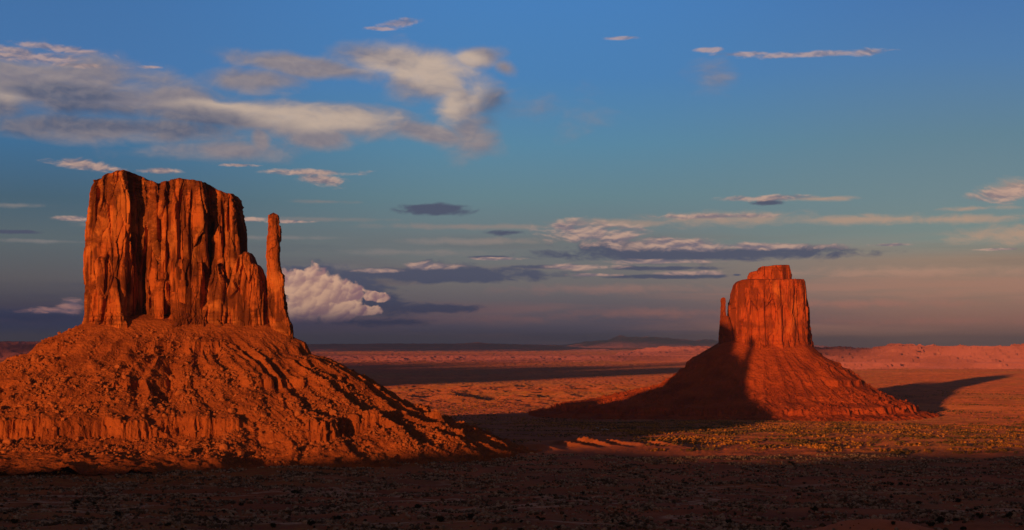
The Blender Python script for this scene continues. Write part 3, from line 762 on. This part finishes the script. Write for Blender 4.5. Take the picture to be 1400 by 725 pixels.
HULL_W = [W(118, 0), W(131, -22), W(160, -30), W(300, -12), W(350, -10), W(392, -6), W(400, 4), W(392, 12), W(330, 46), W(230, 62), W(140, 54), W(119, 30)]
def talus_w(X, Y):
    d = seg_dist(X, Y, HULL_W)
    cx, cy = PX(255, DW), DW + 12
    th = np.arctan2((Y - cy) / (60 + np.maximum(d, 0)), (X - cx) / (120 + np.maximum(d, 0)))
    side_r = sstep(np.cos(th), 0.0, 0.95); side_l = sstep(-np.cos(th), 0.1, 0.9)
    zb = np.interp(X, [PX(118, DW), PX(200, DW), PX(366, DW), PX(400, DW)], [30, 31, 25, 14])
    zf = np.interp(d, [-20, 0, 40, 100, 155, 180, 210, 260, 340, 500], [6, 0, -27, -62, -95, -110, -122, -131, -137, -160])
    zr = np.interp(d, [-20, 0, 31, 77, 124, 160, 193, 232, 300, 500], [6, 0, -22, -50, -80, -93, -104, -122, -140, -180])
    zl = np.interp(d, [-20, 0, 33, 49, 60, 100, 160, 240, 340, 500], [6, 0, -19, -28, -40, -56, -84, -110, -128, -150])
    z = zf * (1 - side_r) * (1 - side_l) + zr * side_r + zl * side_l * (1 - side_r)
    z = zb + z
    # the long ridge that runs on from the slope to the left
    rc = np.interp(X, [-1060, -1000, -971, -900, -720, -640, -600, -560, -530, -500, -480], [-120, -70, -48, -36, -14, -3, -8, -24, -36, -80, -400])
    z = np.maximum(z, rc - 0.55 * np.abs(Y - 1580 - 12 * fbm(X / 90, X * 0, 3, 170)))
    grow = sstep(d, 2, 70)
    wt = 0.16 * fbm(X / 90, Y / 90, 4, 120)
    N = 7.0
    gul = ridged((th + wt) * N, d / 260, 1, 121)                # broad spurs
    gul2 = ridged((th + wt * 0.8) * N * 3.1, d / 120, 2, 122)   # ravines
    z = z + grow * ((gul - 0.62) * 15 + (gul2 - 0.60) * 8 * sstep(fbm(X / 120, Y / 120, 2, 140), -0.4, 0.4) * (1 - 0.4 * sstep(d, 150, 260)))
    gul3 = ridged((th + wt) * N * 9, d / 40, 2, 127)
    z = z + sstep(d, 0, 20) * (gul3 - 0.6) * 1.5
    z = z + grow * 3.8 * fbm(X / 36, Y / 36, 5, 123, 0.60) + 1.6 * fbm(X / 8, Y / 8, 4, 124, 0.6) * sstep(d, 0, 15)
    lf1, lf2, lr = worley(X / 7.5 + vn(X / 9, Y / 9, 150) * .4, Y / 7.5, 151)
    z = z + sstep(d, 8, 40) * (lr > 0.55) * np.clip((0.52 - lf1) * 3.5, 0, 1) * (lr - 0.35) * 3.2 * sstep(fbm(X / 50, Y / 50, 3, 152), -0.25, 0.25)
    lf1, lf2, lr = worley(X / 17, Y / 17 + vn(X / 20, Y / 20, 155) * .4, 153)
    z = z + sstep(d, 20, 70) * (lr > 0.75) * np.clip((0.5 - lf1) * 3, 0, 1) * 2.6
    # hard beds: a low ledge near the top and a cliff band near the foot
    m1 = sstep(fbm(X / 60, Y / 60, 3, 125), -0.15, 0.1)
    z1 = band(z, 12, 5, 1, -10, 8, -5)
    m1 = m1 * (1 - side_l)
    z = z * (1 - m1) + z1 * m1
    m2 = sstep(fbm(X / 70, Y / 50, 3, 126) + side_l * 0.5 + 0.55 * (1 - side_r) * (1 - sstep(X, PX(210, 1350), PX(330, 1350))) - 0.06, -0.05, 0.12)
    fl = 2.4 * (ridged(X / 9, Y / 9, 2, 128) - 0.6) + 1.5 * vn(X / 3.0, Y / 5, 129)
    sh_ = 7 * fbm(X / 75, Y / 75, 3, 160); th_ = np.clip(0.75 + 0.9 * fbm(X / 38, Y / 38, 3, 161), 0.15, 1.0)
    z0_ = z + fl * np.exp(-((z + 74) / 12) ** 2) + sh_
    z2 = z0_ * (1 - th_) + th_ * band(z0_, -54, -71.5, -75, -96, -63, -84) - sh_
    z = z * (1 - m2) + z2 * m2
    m3 = sstep(fbm(X / 45, Y / 45, 3, 130), 0.0, 0.15)
    z = z * (1 - m3) + band(z, -26, -33, -35, -44, -30, -38) * m3
    return z
gx = np.concatenate([np.arange(-1080, -620, 4.0), np.arange(-620, 60, 1.25)]); gy = np.concatenate([np.arange(1215, 1600, 1.25), np.arange(1600, 1960, 4)])
GX, GY = np.meshgrid(gx, gy)
TZ = talus_w(GX, GY)
link('talus_slope', grid_mesh('talus_slope', GX, GY, TZ, M_talus, False), butte_w)

# ================================================================== right butte
DE = 3500.0
butte_e = empty('butte', (0, 0, 0))
tag(butte_e, 'farther flat-topped red sandstone butte, thin thumb on its left, half crossed by shadow', 'butte')
E = lambda px, off: (PX(px, DE), DE + off)
fe = [E(999, 10), E(1002, -30), E(1012, -52), E(1022, -58), E(1040, -62), E(1060, -66), E(1078, -62), E(1090, -54), E(1099, -40), E(1103, -10), E(1101, 30), E(1085, 60), E(1040, 70), E(1006, 50)]
top_e = interp_px([(994, 425), (998, 412), (1001, 400), (1004, 391), (1009, 386), (1014, 384.5), (1096, 384), (1099, 388), (1101, 400), (1106, 430)], DE)
prism_mass('cliff', fe, top_e, 0, M_cliff_e, DE, 201, step=1.7, dz=1.8, k=1.15, parent=butte_e, batter=7,
           extra=lambda a, b: crack(a, b, [(1062, 390), (1063, 470)], 1.6, 5) + crack(a, b, [(1040, 400), (1042, 470)], 1.2, 4) + crack(a, b, [(1085, 390), (1087, 470)], 1.2, 4))
ce = [E(1023, 0), E(1026, -36), E(1040, -46), E(1060, -50), E(1076, -42), E(1081, -20), E(1080, 20), E(1060, 44), E(1030, 34)]
top_c = interp_px([(1020, 374), (1024, 373.5), (1038, 371), (1039, 366), (1046, 366), (1056, 364.5), (1076, 364), (1079, 372), (1082, 378)], DE)
prism_mass('caprock', ce, top_c, PZ(388, DE), M_cliff_e, DE, 231, step=1.7, dz=1.0, k=0.7, parent=butte_e, batter=3, cap_rings=10)
spire_mass('spire', [(407, 985, 989), (412, 984, 990.5), (425, 983.5, 990), (432, 983, 991), (434, 983, 995), (440, 982, 997), (450, 981.5, 1000), (475, 980, 1004)], M_cliff_e, DE, DE - 20, 250, butte_e, dz=1.5, n=110, k=1.1, z_extra=22)
HULL_E = [E(982, 0), E(986, -36), E(1012, -50), E(1060, -64), E(1092, -54), E(1103, -25), E(1101, 30), E(1060, 66), E(1006, 50)]
def talus_e(X, Y):
    d = seg_dist(X, Y, HULL_E)
    cx, cy = PX(1045, DE), DE
    th = np.arctan2((Y - cy) / (60 + np.maximum(d, 0)), (X - cx) / (100 + np.maximum(d, 0)))
    sl = sstep(-np.cos(th), 0.1, 0.95); sr = sstep(np.cos(th), 0.1, 0.95)
    base = 16
    zf = np.interp(d, [-30, 0, 30, 90, 150, 200, 300, 420, 600], [14, 0, -26, -72, -112, -135, -162, -190, -220])
    zr = np.interp(d, [-30, 0, 35, 96, 148, 185, 245, 300, 420, 600], [14, 0, -34, -70, -112, -130, -156, -178, -200, -220])
    zl = np.interp(d, [-30, 0, 52, 65, 79, 96, 122, 148, 201, 300, 420, 600], [14, 0, -33, -40, -60, -76, -93, -105, -117, -142, -164, -205])
    z = base + zf * (1 - sl) * (1 - sr) + zl * sl + zr * sr
    grow = sstep(d, 2, 90)
    wt = 0.10 * fbm(X / 120, Y / 120, 3, 320)
    z = z + grow * ((ridged((th + wt) * 6, d / 400, 1, 321) - 0.6) * 11 + (ridged((th + wt) * 21, d / 200, 2, 322) - 0.6) * 4)
    z = z + sstep(d, 0, 30) * (ridged((th + wt) * 58, d / 80, 2, 323) - 0.6) * 1.6
    z = z + grow * 5.0 * fbm(X / 50, Y / 50, 5, 324, 0.58)
    lf1, lf2, lr = worley(X / 16, Y / 16 + vn(X / 20, Y / 20, 355) * .4, 353)
    z = z + sstep(d, 20, 90) * (lr > 0.6) * np.maximum(0, 0.5 - lf1) * 10
    m = sstep(fbm(X / 110, Y / 110, 3, 325), -0.05, 0.15)
    z = z * (1 - m) + band(z, -62, -76, -79, -94, -71, -84) * m
    m = sstep(fbm(X / 90, Y / 90, 3, 326), -0.25, 0.05)
    z = z * (1 - m) + band(z, -118, -134, -137, -150, -128, -142) * m
    m = sstep(fbm(X / 80, Y / 80, 3, 327), -0.1, 0.1)
    z = z * (1 - m) + band(z, -22, -36, -38, -52, -32, -42) * m
    return z
gx = np.arange(40, 1180, 2.4); gy = np.concatenate([np.arange(2960, 3560, 2.4), np.arange(3560, 4050, 8)])
GX, GY = np.meshgrid(gx, gy)
TE = talus_e(GX, GY)
link('talus_slope', grid_mesh('talus_slope', GX, GY, TE, M_talus_e, False), butte_e)
te_args = (gx, gy, TE)

# ================================================================== shade casters behind and beside the viewpoint
def su(X, Y): return X * SA + Y * CA, X * CA - Y * SA     # along the light, across it
def from_su(s, u): return s * SA + u * CA, s * CA - u * SA
# the mesa rim behind the viewpoint: its crest throws the foreground into shade
uu = np.linspace(-2600, 900, 900)
crest = np.interp(uu, [-2600, -1500, -897, -760, -690, -640, -590, -540, -480, -403, -300, -130, 0, 300, 900], [-60, -52, -46, -40, -35, -29, -23, -21.5, -23, -27, -24, -15, -9, 4, 20]) + TS * 300
crest = crest + 1.6 * fbm(uu / 60, uu * 0, 5, 400)
ss = np.array([-295, -300, -306, -330, -500, -900, -905.])
prof = np.array([-80, -16, 0, 0.0, 0, -5, -90.])
S, U = np.meshgrid(ss, uu, indexing='ij')
Zc = crest[None, :] + prof[:, None]
Xc, Yc = from_su(S, U)
tag(link('mesa', grid_mesh('mesa', Xc, Yc, Zc, M_talus, False)), kind='structure')

M_shade_cloud, gg, bs = material('shade_cloud_white')
bs.inputs['Base Color'].default_value = (0.8, 0.8, 0.8, 1)
def shade_cloud_bank(seed, u0, u1, zeta0, zeta1, s_at=-22000.0, lobes=None):
    """a bank of cloud added high behind the viewpoint, out of view, shaped to shade the far plain"""
    n = lobes or 34
    rnd = random.Random(seed)
    cos_, faces, off = [], [], 0
    th = np.linspace(0, math.pi, 9); ph = np.linspace(0, 2 * math.pi, 14, endpoint=False)
    T2, P2_ = np.meshgrid(th, ph, indexing='ij')
    for i in range(n):
        u = u0 + (u1 - u0) * (i + rnd.random()) / n
        zc = (zeta0 + zeta1) / 2 + TS * s_at * -1 * -1 + rnd.uniform(-.25, .25) * (zeta1 - zeta0)
        zc = (zeta0 + zeta1) / 2 - TS * s_at + rnd.uniform(-.18, .18) * (zeta1 - zeta0)
        hz = (zeta1 - zeta0) * rnd.uniform(.32, .5); hu = (u1 - u0) / n * rnd.uniform(1.0, 2.2)
        s = s_at + rnd.uniform(-900, 900); zc = zc + TS * (s_at - s)
        x0, y0 = from_su(s, u)
        bumpy = 1 + 0.12 * vn(T2 * 3 + i, P2_ * 2, seed)
        cos_.append(np.stack([x0 + hu * np.sin(T2) * np.cos(P2_) * bumpy, y0 + hu * np.sin(T2) * np.sin(P2_) * bumpy, zc + hz * np.cos(T2) * bumpy], -1).reshape(-1, 3))
        nr, nc = T2.shape
        ii = np.arange(nr - 1)[:, None]; jj = np.arange(nc)[None, :]
        faces.append(off + np.stack([ii * nc + jj, ii * nc + (jj + 1) % nc, (ii + 1) * nc + (jj + 1) % nc, (ii + 1) * nc + jj], -1).reshape(-1, 4)); off += nr * nc
    return tag(link('shade_cloud', raw_mesh('shade_cloud', np.concatenate(cos_), np.concatenate(faces), M_shade_cloud, True)), kind='structure')
shade_cloud_bank(1, -12000, -3150, 40, 640, -22000, 60)  # unseen banks, each sized to the dark band it lays on the land
shade_cloud_bank(5, -29500, -18500, 3700, 5000, -34000, 22)
shade_cloud_bank(6, -15500, -6800, 1060, 1150, -22000, 40)
shade_cloud_bank(7, -11000, -5600, 820, 880, -22000, 30)
shade_cloud_bank(2, -16500, -10800, 720, 1010, -22000, 24)
shade_cloud_bank(3, -27000, -15000, 1700, 2900, -30000, 26)
shade_cloud_bank(4, -4700, -2750, 730, 1180, -22000, 10)

# ================================================================== boulders and rubble
def ico(sub):
    import bmesh
    bm = bmesh.new(); bmesh.ops.create_icosphere(bm, subdivisions=sub, radius=1.0)
    v = np.array([p.co[:] for p in bm.verts]); f = np.array([[q.index for q in p.verts] for p in bm.faces]); bm.free()
    return v, f
IV, IF = ico(2); IV1, IF1 = ico(1)
def rock_shape(rs, V):
    """angular block: sphere cut by random planes"""
    v = V.copy()
    for _ in range(9):
        n = rs.normal(size=3); n /= np.linalg.norm(n); lim = rs.uniform(0.45, 0.85)
        dd = v @ n; v = v - np.outer(np.maximum(dd - lim, 0), n)
    v = v * rs.uniform([0.8, 0.65, 0.55], [1.25, 1.0, 0.95])
    return v
rs = np.random.RandomState(5)
def sampler(gx, gy, Z):
    def f(x, y):
        i = np.clip(np.searchsorted(gy, y) - 1, 0, len(gy) - 2); j = np.clip(np.searchsorted(gx, x) - 1, 0, len(gx) - 2)
        tx = (x - gx[j]) / (gx[j + 1] - gx[j]); ty = (y - gy[i]) / (gy[i + 1] - gy[i])
        return (Z[i, j] * (1 - tx) + Z[i, j + 1] * tx) * (1 - ty) + (Z[i + 1, j] * (1 - tx) + Z[i + 1, j + 1] * tx) * ty
    return f
gxw = np.concatenate([np.arange(-1080, -620, 4.0), np.arange(-620, 60, 1.25)]); gyw = np.concatenate([np.arange(1215, 1600, 1.25), np.arange(1600, 1960, 4)])
tz_at = sampler(gxw, gyw, TZ)
def scatter_w(n, seed):
    r = np.random.RandomState(seed); out = []
    while len(out) < n:
        x = r.uniform(-620, 20, 4000); y = r.uniform(1290, 1580, 4000)
        d = seg_dist(x, y, HULL_W); z = tz_at(x, y)
        dens = (0.25 + 1.6 * sstep(fbm(x / 55, y / 55, 3, 500), -0.1, 0.4)) * sstep(d, 3, 40)
        # talus below the cliff band and right flank are blockier
        dens *= 0.6 + 0.6 * sstep(d, 50, 110)
        ok = (d > 3) & (z > ground_z(x, y) - 0.5) & (r.rand(4000) < dens * 0.5)
        out += list(zip(x[ok], y[ok], z[ok]))
    return np.array(out[:n])
def mass_of(pts, sizes, name, mat, label, cat, shapes, F, parent=None, sink=0.25):
    n = len(pts); r = np.random.RandomState(n)
    nv = len(shapes[0]); k = r.randint(0, len(shapes), n)
    V = np.stack(shapes)[k]
    ang = r.uniform(0, 6.28, n); c, s = np.cos(ang)[:, None], np.sin(ang)[:, None]
    x = V[..., 0] * c - V[..., 1] * s; y = V[..., 0] * s + V[..., 1] * c
    tl = r.uniform(-.4, .4, n)[:, None]
    z = V[..., 2] + x * tl
    co = np.stack([x, y, z], -1) * sizes[:, None, None] + pts[:, None, :]
    co[..., 2] += (sizes * (0.5 - sink))[:, None] * 0.6
    Fs = (F[None] + (np.arange(n) * nv)[:, None, None]).reshape(-1, F.shape[1])
    o = link(name, raw_mesh(name, co.reshape(-1, 3), Fs, mat, False), parent)
    return tag(o, label, cat, kind='stuff')
shp1 = [rock_shape(rs, IV1) for _ in range(24)]
pts = scatter_w(30000, 21)
siz = np.clip(0.55 * (1 - np.random.RandomState(3).rand(len(pts))) ** -0.5, 0.55, 3.0)
mass_of(pts, siz, 'rubble', M_boulder, 'loose red rubble strewn over the left butte slope', 'rubble', shp1, IF1)
big = scatter_w(230, 22)
te_at = sampler(*te_args)
rx = np.random.RandomState(77); qx = rx.uniform(200, 1050, 30000); qy = rx.uniform(2990, 3650, 30000)
qd = seg_dist(qx, qy, HULL_E); qz = te_at(qx, qy)
ok = (qd > 8) & (qz > ground_z(qx, qy) - 1) & (rx.rand(30000) < sstep(fbm(qx / 80, qy / 80, 3, 510), -0.1, 0.4) * sstep(qd, 30, 180))
ep = np.column_stack([qx, qy, qz])[ok][:6000]
mass_of(ep, np.clip(1.1 * (1 - rx.rand(len(ep))) ** -0.42, 1.1, 5.0), 'rubble', M_talus_e, 'fallen red rocks strewn over the far butte slope', 'rubble', shp1, IF1)
bmesh_variants = [raw_mesh('boulder', rock_shape(rs, IV), IF, M_boulder) for _ in range(10)]
BS = np.random.RandomState(9)
for i, (x, y, z) in enumerate(big):
    s = float(np.clip(2.0 * (1 - BS.rand()) ** -0.34, 2.0, 5.0))
    o = link('boulder', bmesh_variants[i % 10], None, (x, y, z + 0.22 * s))
    o.scale = (s, s, s); o.rotation_euler = (BS.uniform(-.3, .3), BS.uniform(-.3, .3), BS.uniform(0, 6.28))
    tag(o, "angular red boulder lying on the left butte's rubble slope", 'boulder', "boulders on the left butte's slope")

# ================================================================== plants
M_scrub, gg, bs = material('scrub_leaf')
p = gg.node('ShaderNodeTexCoord').outputs['Object']
nz_ = gg.noise(p, 0.35, 2, 0.5); nb_ = gg.noise(p, 0.01, 3, 0.5)
cc_ = gg.mix(gg.smooth(nz_, 0.4, 0.6), (0.15, 0.085, 0.03, 1), (0.54, 0.26, 0.06, 1))
gg.put(bs.inputs['Base Color'], gg.mix(gg.smooth(nb_, 0.45, 0.6), cc_, (0.11, 0.085, 0.045, 1)))
M_dry, gg, bs = material('dry_scrub_leaf')
p = gg.node('ShaderNodeTexCoord').outputs['Object']
gg.put(bs.inputs['Base Color'], gg.mix(gg.smooth(gg.noise(p, 0.12, 4, 0.6), 0.42, 0.6), (0.10, 0.075, 0.05, 1), (0.50, 0.38, 0.30, 1)))
M_juniper, gg, bs = material('juniper_leaf')
p = gg.node('ShaderNodeTexCoord').outputs['Object']
gg.put(bs.inputs['Base Color'], gg.mix(gg.noise(p, 2.0, 3, 0.5), (0.020, 0.026, 0.014, 1), (0.05, 0.055, 0.028, 1)))
M_bark, gg, bs = material('bark')
p = gg.node('ShaderNodeTexCoord').outputs['Object']
gg.put(bs.inputs['Base Color'], gg.mix(gg.noise(p, 6.0, 3, 0.5), (0.07, 0.05, 0.035, 1), (0.12, 0.09, 0.07, 1)))

def ground_hit(px, py):
    Yq = np.geomspace(330, 9000, 6000); Xq = (px - 700) / FPX * Yq
    rowq = HORIZON - FPX * ground_z(Xq, Yq) / Yq
    i = int(np.argmax(rowq <= py))
    return Xq[i], Yq[i], float(ground_z(Xq[i:i + 1], Yq[i:i + 1])[0])

# low tufts, one mesh
def tuft(r):
    n = 6; a = np.linspace(0, 2 * math.pi, n, endpoint=False) + r.uniform(0, 1)
    lo = np.stack([np.cos(a) * r.uniform(.6, .95, n), np.sin(a) * r.uniform(.6, .95, n), np.full(n, -0.3)], -1)
    md = np.stack([np.cos(a + .4) * r.uniform(.7, 1.1, n), np.sin(a + .4) * r.uniform(.7, 1.1, n), r.uniform(.25, .6, n)], -1)
    tp = np.stack([np.cos(a) * r.uniform(.2, .6, n), np.sin(a) * r.uniform(.2, .6, n), r.uniform(.6, 1.05, n)], -1)
    f = []
    for i in range(n):
        j = (i + 1) % n
        f += [[i, j, n + j], [i, n + j, n + i], [n + i, n + j, 2 * n + j], [n + i, 2 * n + j, 2 * n + i]]
    for i in range(1, n - 1): f.append([2 * n, 2 * n + i, 2 * n + i + 1])
    return np.concatenate([lo, md, tp]), np.array(f)
tr = np.random.RandomState(31)
tv = [tuft(tr) for _ in range(16)]
TF = tv[0][1]; TV = [t[0] for t in tv]
def scatter_ground(n, px0, px1, y0, y1, seed, thr, sc, keep=None):
    r = np.random.RandomState(seed); out = []
    while len(out) < n:
        m = 20000
        yy = np.sqrt(r.uniform(y0 ** 2, y1 ** 2, m)); pp = r.uniform(px0, px1, m); xx = (pp - 700) / FPX * yy
        nn = fbm(xx / sc, yy / sc, 4, seed)
        ok = r.rand(m) < sstep(nn, thr - 0.25, thr + 0.25)
        if keep is not None: ok &= keep(xx, yy, pp)
        out += list(zip(xx[ok], yy[ok]))
    a = np.array(out[:n]); return np.column_stack([a, ground_z(a[:, 0], a[:, 1])])
p1 = scatter_ground(13000, 700, 1480, 1560, 2950, 51, 0.22, 55, lambda x, y, p: p > 880 - (y - 1600) * 0.10)
p2 = scatter_ground(7000, 480, 1000, 1750, 3200, 52, 0.1, 160)
p3 = scatter_ground(40000, -20, 1440, 430, 1500, 53, 0.06, 40)
p4 = scatter_ground(9000, 420, 1450, 3000, 6000, 54, 0.1, 260, lambda x, y, p: (seg_dist(x, y, HULL_E) > 360))
sp = np.random.RandomState(8)
for P_, lo, hi, lab in ((p1, .5, 2.7, 'yellow-green desert scrub catching the low sun on the valley floor'),
                        (p2, .7, 1.6, 'dark desert scrub on the shaded valley floor between the two buttes'),
                        (p3, .35, 1.5, 'small dry scrub tufts scattered over the shaded foreground'),
                        (p4, 1.0, 2.6, 'distant dotted scrub on the plain around the far butte')):
    mass_of(P_, lo + (hi - lo) * sp.rand(len(P_)) ** 2, 'desert_scrub', M_dry if hi == 1.5 else M_scrub, lab, 'scrub', TV, TF, sink=0.3)
# small stones of the foreground
p5 = scatter_ground(9000, -20, 1440, 430, 1250, 55, 0.05, 45)
mass_of(p5, np.clip(0.16 * (1 - sp.rand(len(p5))) ** -0.45, 0.16, 0.9), 'stones', M_boulder, 'small loose stones over the shaded foreground', 'stones', shp1, IF1)

def juniper(seed):
    r = np.random.RandomState(seed)
    t = empty('shrub', (0, 0, 0))
    # leaf clumps through the crown volume
    lobes = [(r.uniform(-.9, .9), r.uniform(-.8, .8), r.uniform(.7, 1.45), r.uniform(.45, .8)) for _ in range(8)]
    V, F = [], []
    for lx, ly, lz, lr in lobes:
        for _ in range(70):
            d = r.normal(size=3); d /= np.linalg.norm(d); q = np.array([lx, ly, lz]) + d * lr * r.uniform(.45, 1.05)
            if q[2] < 0.15: continue
            s = r.uniform(.10, .22); a = r.normal(size=3); a /= np.linalg.norm(a); b = np.cross(a, d); b /= max(np.linalg.norm(b), 1e-3)
            k = len(V); V += [q - a * s, q + b * s * .7, q + a * s, q - b * s * .7]; F.append([k, k + 1, k + 2, k + 3])
    link('crown', raw_mesh('crown', np.array(V), np.array(F), M_juniper), t)
    V, F = [], []
    for lx, ly, lz, lr in lobes[:4]:
        for (t0, t1, r0, r1) in ((0, .6, .11, .07), (.6, 1, .07, .03)):
            p0 = np.array([lx * .25 * (1 if t0 == 0 else 1), 0, -0.2]) * (t0 == 0) + (t0 > 0) * np.array([lx * .6, ly * .6, lz * .55])
            p1_ = np.array([lx * .6, ly * .6, lz * .55]) if t0 == 0 else np.array([lx, ly, lz])
            k = len(V)
            for pt, rr_ in ((p0, r0), (p1_, r1)):
                for j in range(6): V.append(pt + np.array([math.cos(j * 1.047), math.sin(j * 1.047), 0]) * rr_)
            for j in range(6): F.append([k + j, k + (j + 1) % 6, k + 6 + (j + 1) % 6, k + 6 + j])
    link('stem', raw_mesh('stem', np.array(V), np.array(F), M_bark), t)
    return t
protos = [juniper(60 + i) for i in range(5)]
used = [False] * 5
SHR = [(403, 676, 3.0), (103, 690, 2.6), (162, 706, 2.4), (461, 712, 2.6), (500, 714, 1.7), (570, 696, 2.9), (602, 714, 2.8), (643, 709, 2.2), (425, 719, 2.6), (372, 722, 2.4),
       (1113, 700, 2.7), (1283, 716, 3.2), (1272, 720, 2.2), (1340, 709, 2.8), (1381, 708, 3.0), (1256, 690, 2.0), (1219, 664, 2.3), (1232, 664, 2.3), (1208, 663, 2.0), (1241, 665, 1.8), (1102, 669, 1.6),
       (1093, 678, 2.2), (995, 717, 2.2), (1074, 722, 2.4), (1220, 718, 1.5), (50, 692, 2.0), (130, 690, 1.8), (330, 692, 1.8), (20, 716, 2.2), (265, 684, 1.7), (796, 676, 2.0), (868, 651, 2.3), (936, 662, 2.0),
       (1080, 634, 2.4), (1037, 646, 2.4), (1085, 636, 2.2), (1294, 663, 2.0), (1206, 654, 1.8), (1310, 687, 2.3), (1322, 700, 1.5), (705, 700, 1.5), (740, 712, 1.6), (850, 720, 1.8), (540, 705, 1.4), (230, 720, 1.8)]
sr_ = np.random.RandomState(70)
for _ in range(120):
    px = sr_.uniform(-10, 1410); py = 632 + 95 * sr_.rand() ** 1.2
    SHR.append((px, py, sr_.uniform(0.9, 1.8)))
for i, (px, py, s) in enumerate(SHR):
    x, y, z = ground_hit(px, py)
    if y < 380: continue
    if (x - 126) ** 2 + (y - 520) ** 2 < 28 ** 2 and i > 44: continue
    k = i % 5; src = protos[k]
    if used[k]:
        t = src.copy(); COL.objects.link(t)
        for ch in src.children:
            c = ch.copy(); COL.objects.link(c); c.parent = t
    else: t = src; used[k] = True
    t.location = (x, y, z - 0.05); f = s * 0.62
    t.scale = (f * sr_.uniform(.9, 1.3), f * sr_.uniform(.9, 1.3), f * sr_.uniform(.75, 1.0)); t.rotation_euler = (0, 0, sr_.uniform(0, 6.28))
    tag(t, 'dark round desert shrub standing on the shaded foreground floor', 'shrub', 'dark shrubs dotted over the foreground')

# ================================================================== vehicles on the valley road
def flat_material(name, colr, rough=0.4, spec=0.4):
    m, gg, bs = material(name); bs.inputs['Base Color'].default_value = (*colr, 1)
    bs.inputs['Roughness'].default_value = rough; bs.inputs['Specular IOR Level'].default_value = spec
    p = gg.node('ShaderNodeTexCoord').outputs['Object']
    gg.put(bs.inputs['Base Color'], gg.mix(gg.noise(p, 3.0, 3, 0.5), (*colr, 1), tuple(c * .75 for c in colr) + (1,)))
    return m
M_white = flat_material('white_paint', (0.8, 0.8, 0.8)); M_glass = flat_material('dark_glass', (0.02, 0.02, 0.025), 0.1, 0.8); M_tyre = flat_material('tyre_rubber', (0.03, 0.03, 0.03), 0.8, 0.2)
def profile_prism(pts, w):
    """side outline (x, z) extruded across y"""
    n = len(pts); V = [(x, -w / 2, z) for x, z in pts] + [(x, w / 2, z) for x, z in pts]
    me = bpy.data.meshes.new('body'); F = [list(range(n))[::-1], list(range(n, 2 * n))] + [[i, (i + 1) % n, n + (i + 1) % n, n + i] for i in range(n)]
    me.from_pydata(V, [], F); me.update(); return me
def vehicle(name, px, py, rz, van, label):
    x, y, z = ground_hit(px, py)
    t = empty(name, (x, y, z)); t.rotation_euler = (0, 0, rz)
    if van: out = [(-2.6, .4), (2.6, .4), (2.65, 1.0), (2.1, 1.25), (1.6, 2.2), (1.4, 2.3), (-2.5, 2.3), (-2.6, 2.2)]; win = [(1.0, 1.3), (1.95, 1.3), (1.55, 2.05), (1.0, 2.1)]; win2 = [(-2.2, 1.45), (.8, 1.45), (.8, 2.05), (-2.2, 2.05)]
    else: out = [(-2.3, .4), (2.3, .4), (2.35, .9), (1.3, 1.05), (.7, 1.6), (-1.7, 1.65), (-2.25, 1.1), (-2.35, .8)]; win = [(0, 1.1), (1.1, 1.1), (.62, 1.5), (0, 1.53)]; win2 = [(-1.9, 1.1), (-.1, 1.1), (-.1, 1.53), (-1.55, 1.55)]
    w = 1.95
    me = profile_prism(out, w); me.materials.append(M_white); link('body', me, t)
    for q in (win, win2):
        me = profile_prism(q, w + 0.03); me.materials.append(M_glass); link('window', me, t)
    for wx in (-1.5, 1.5):
        for wy in (-.9, .9):
            a = np.linspace(0, 2 * math.pi, 14, endpoint=False)
            me = profile_prism([(wx + .36 * math.cos(b), .36 + .36 * math.sin(b)) for b in a], 0.24); me.materials.append(M_tyre)
            link('wheel', me, t, (0, wy, 0))
    return tag(t, label, 'van' if van else 'car', 'vehicles parked on the valley road')
vehicle('van', 817, 586.5, 0.4, True, 'tiny white van parked on the valley road, leftmost of the pale vehicles')
vehicle('parked_car', 824, 588, 0.1, False, 'tiny white car parked just right of the white van in the valley')
vehicle('parked_car', 828, 587.5, -0.5, False, 'tiny white car in the middle of the row of vehicles in the valley')
vehicle('parked_car', 832, 588.5, 0.2, False, 'tiny white car, rightmost of the vehicles in the valley')
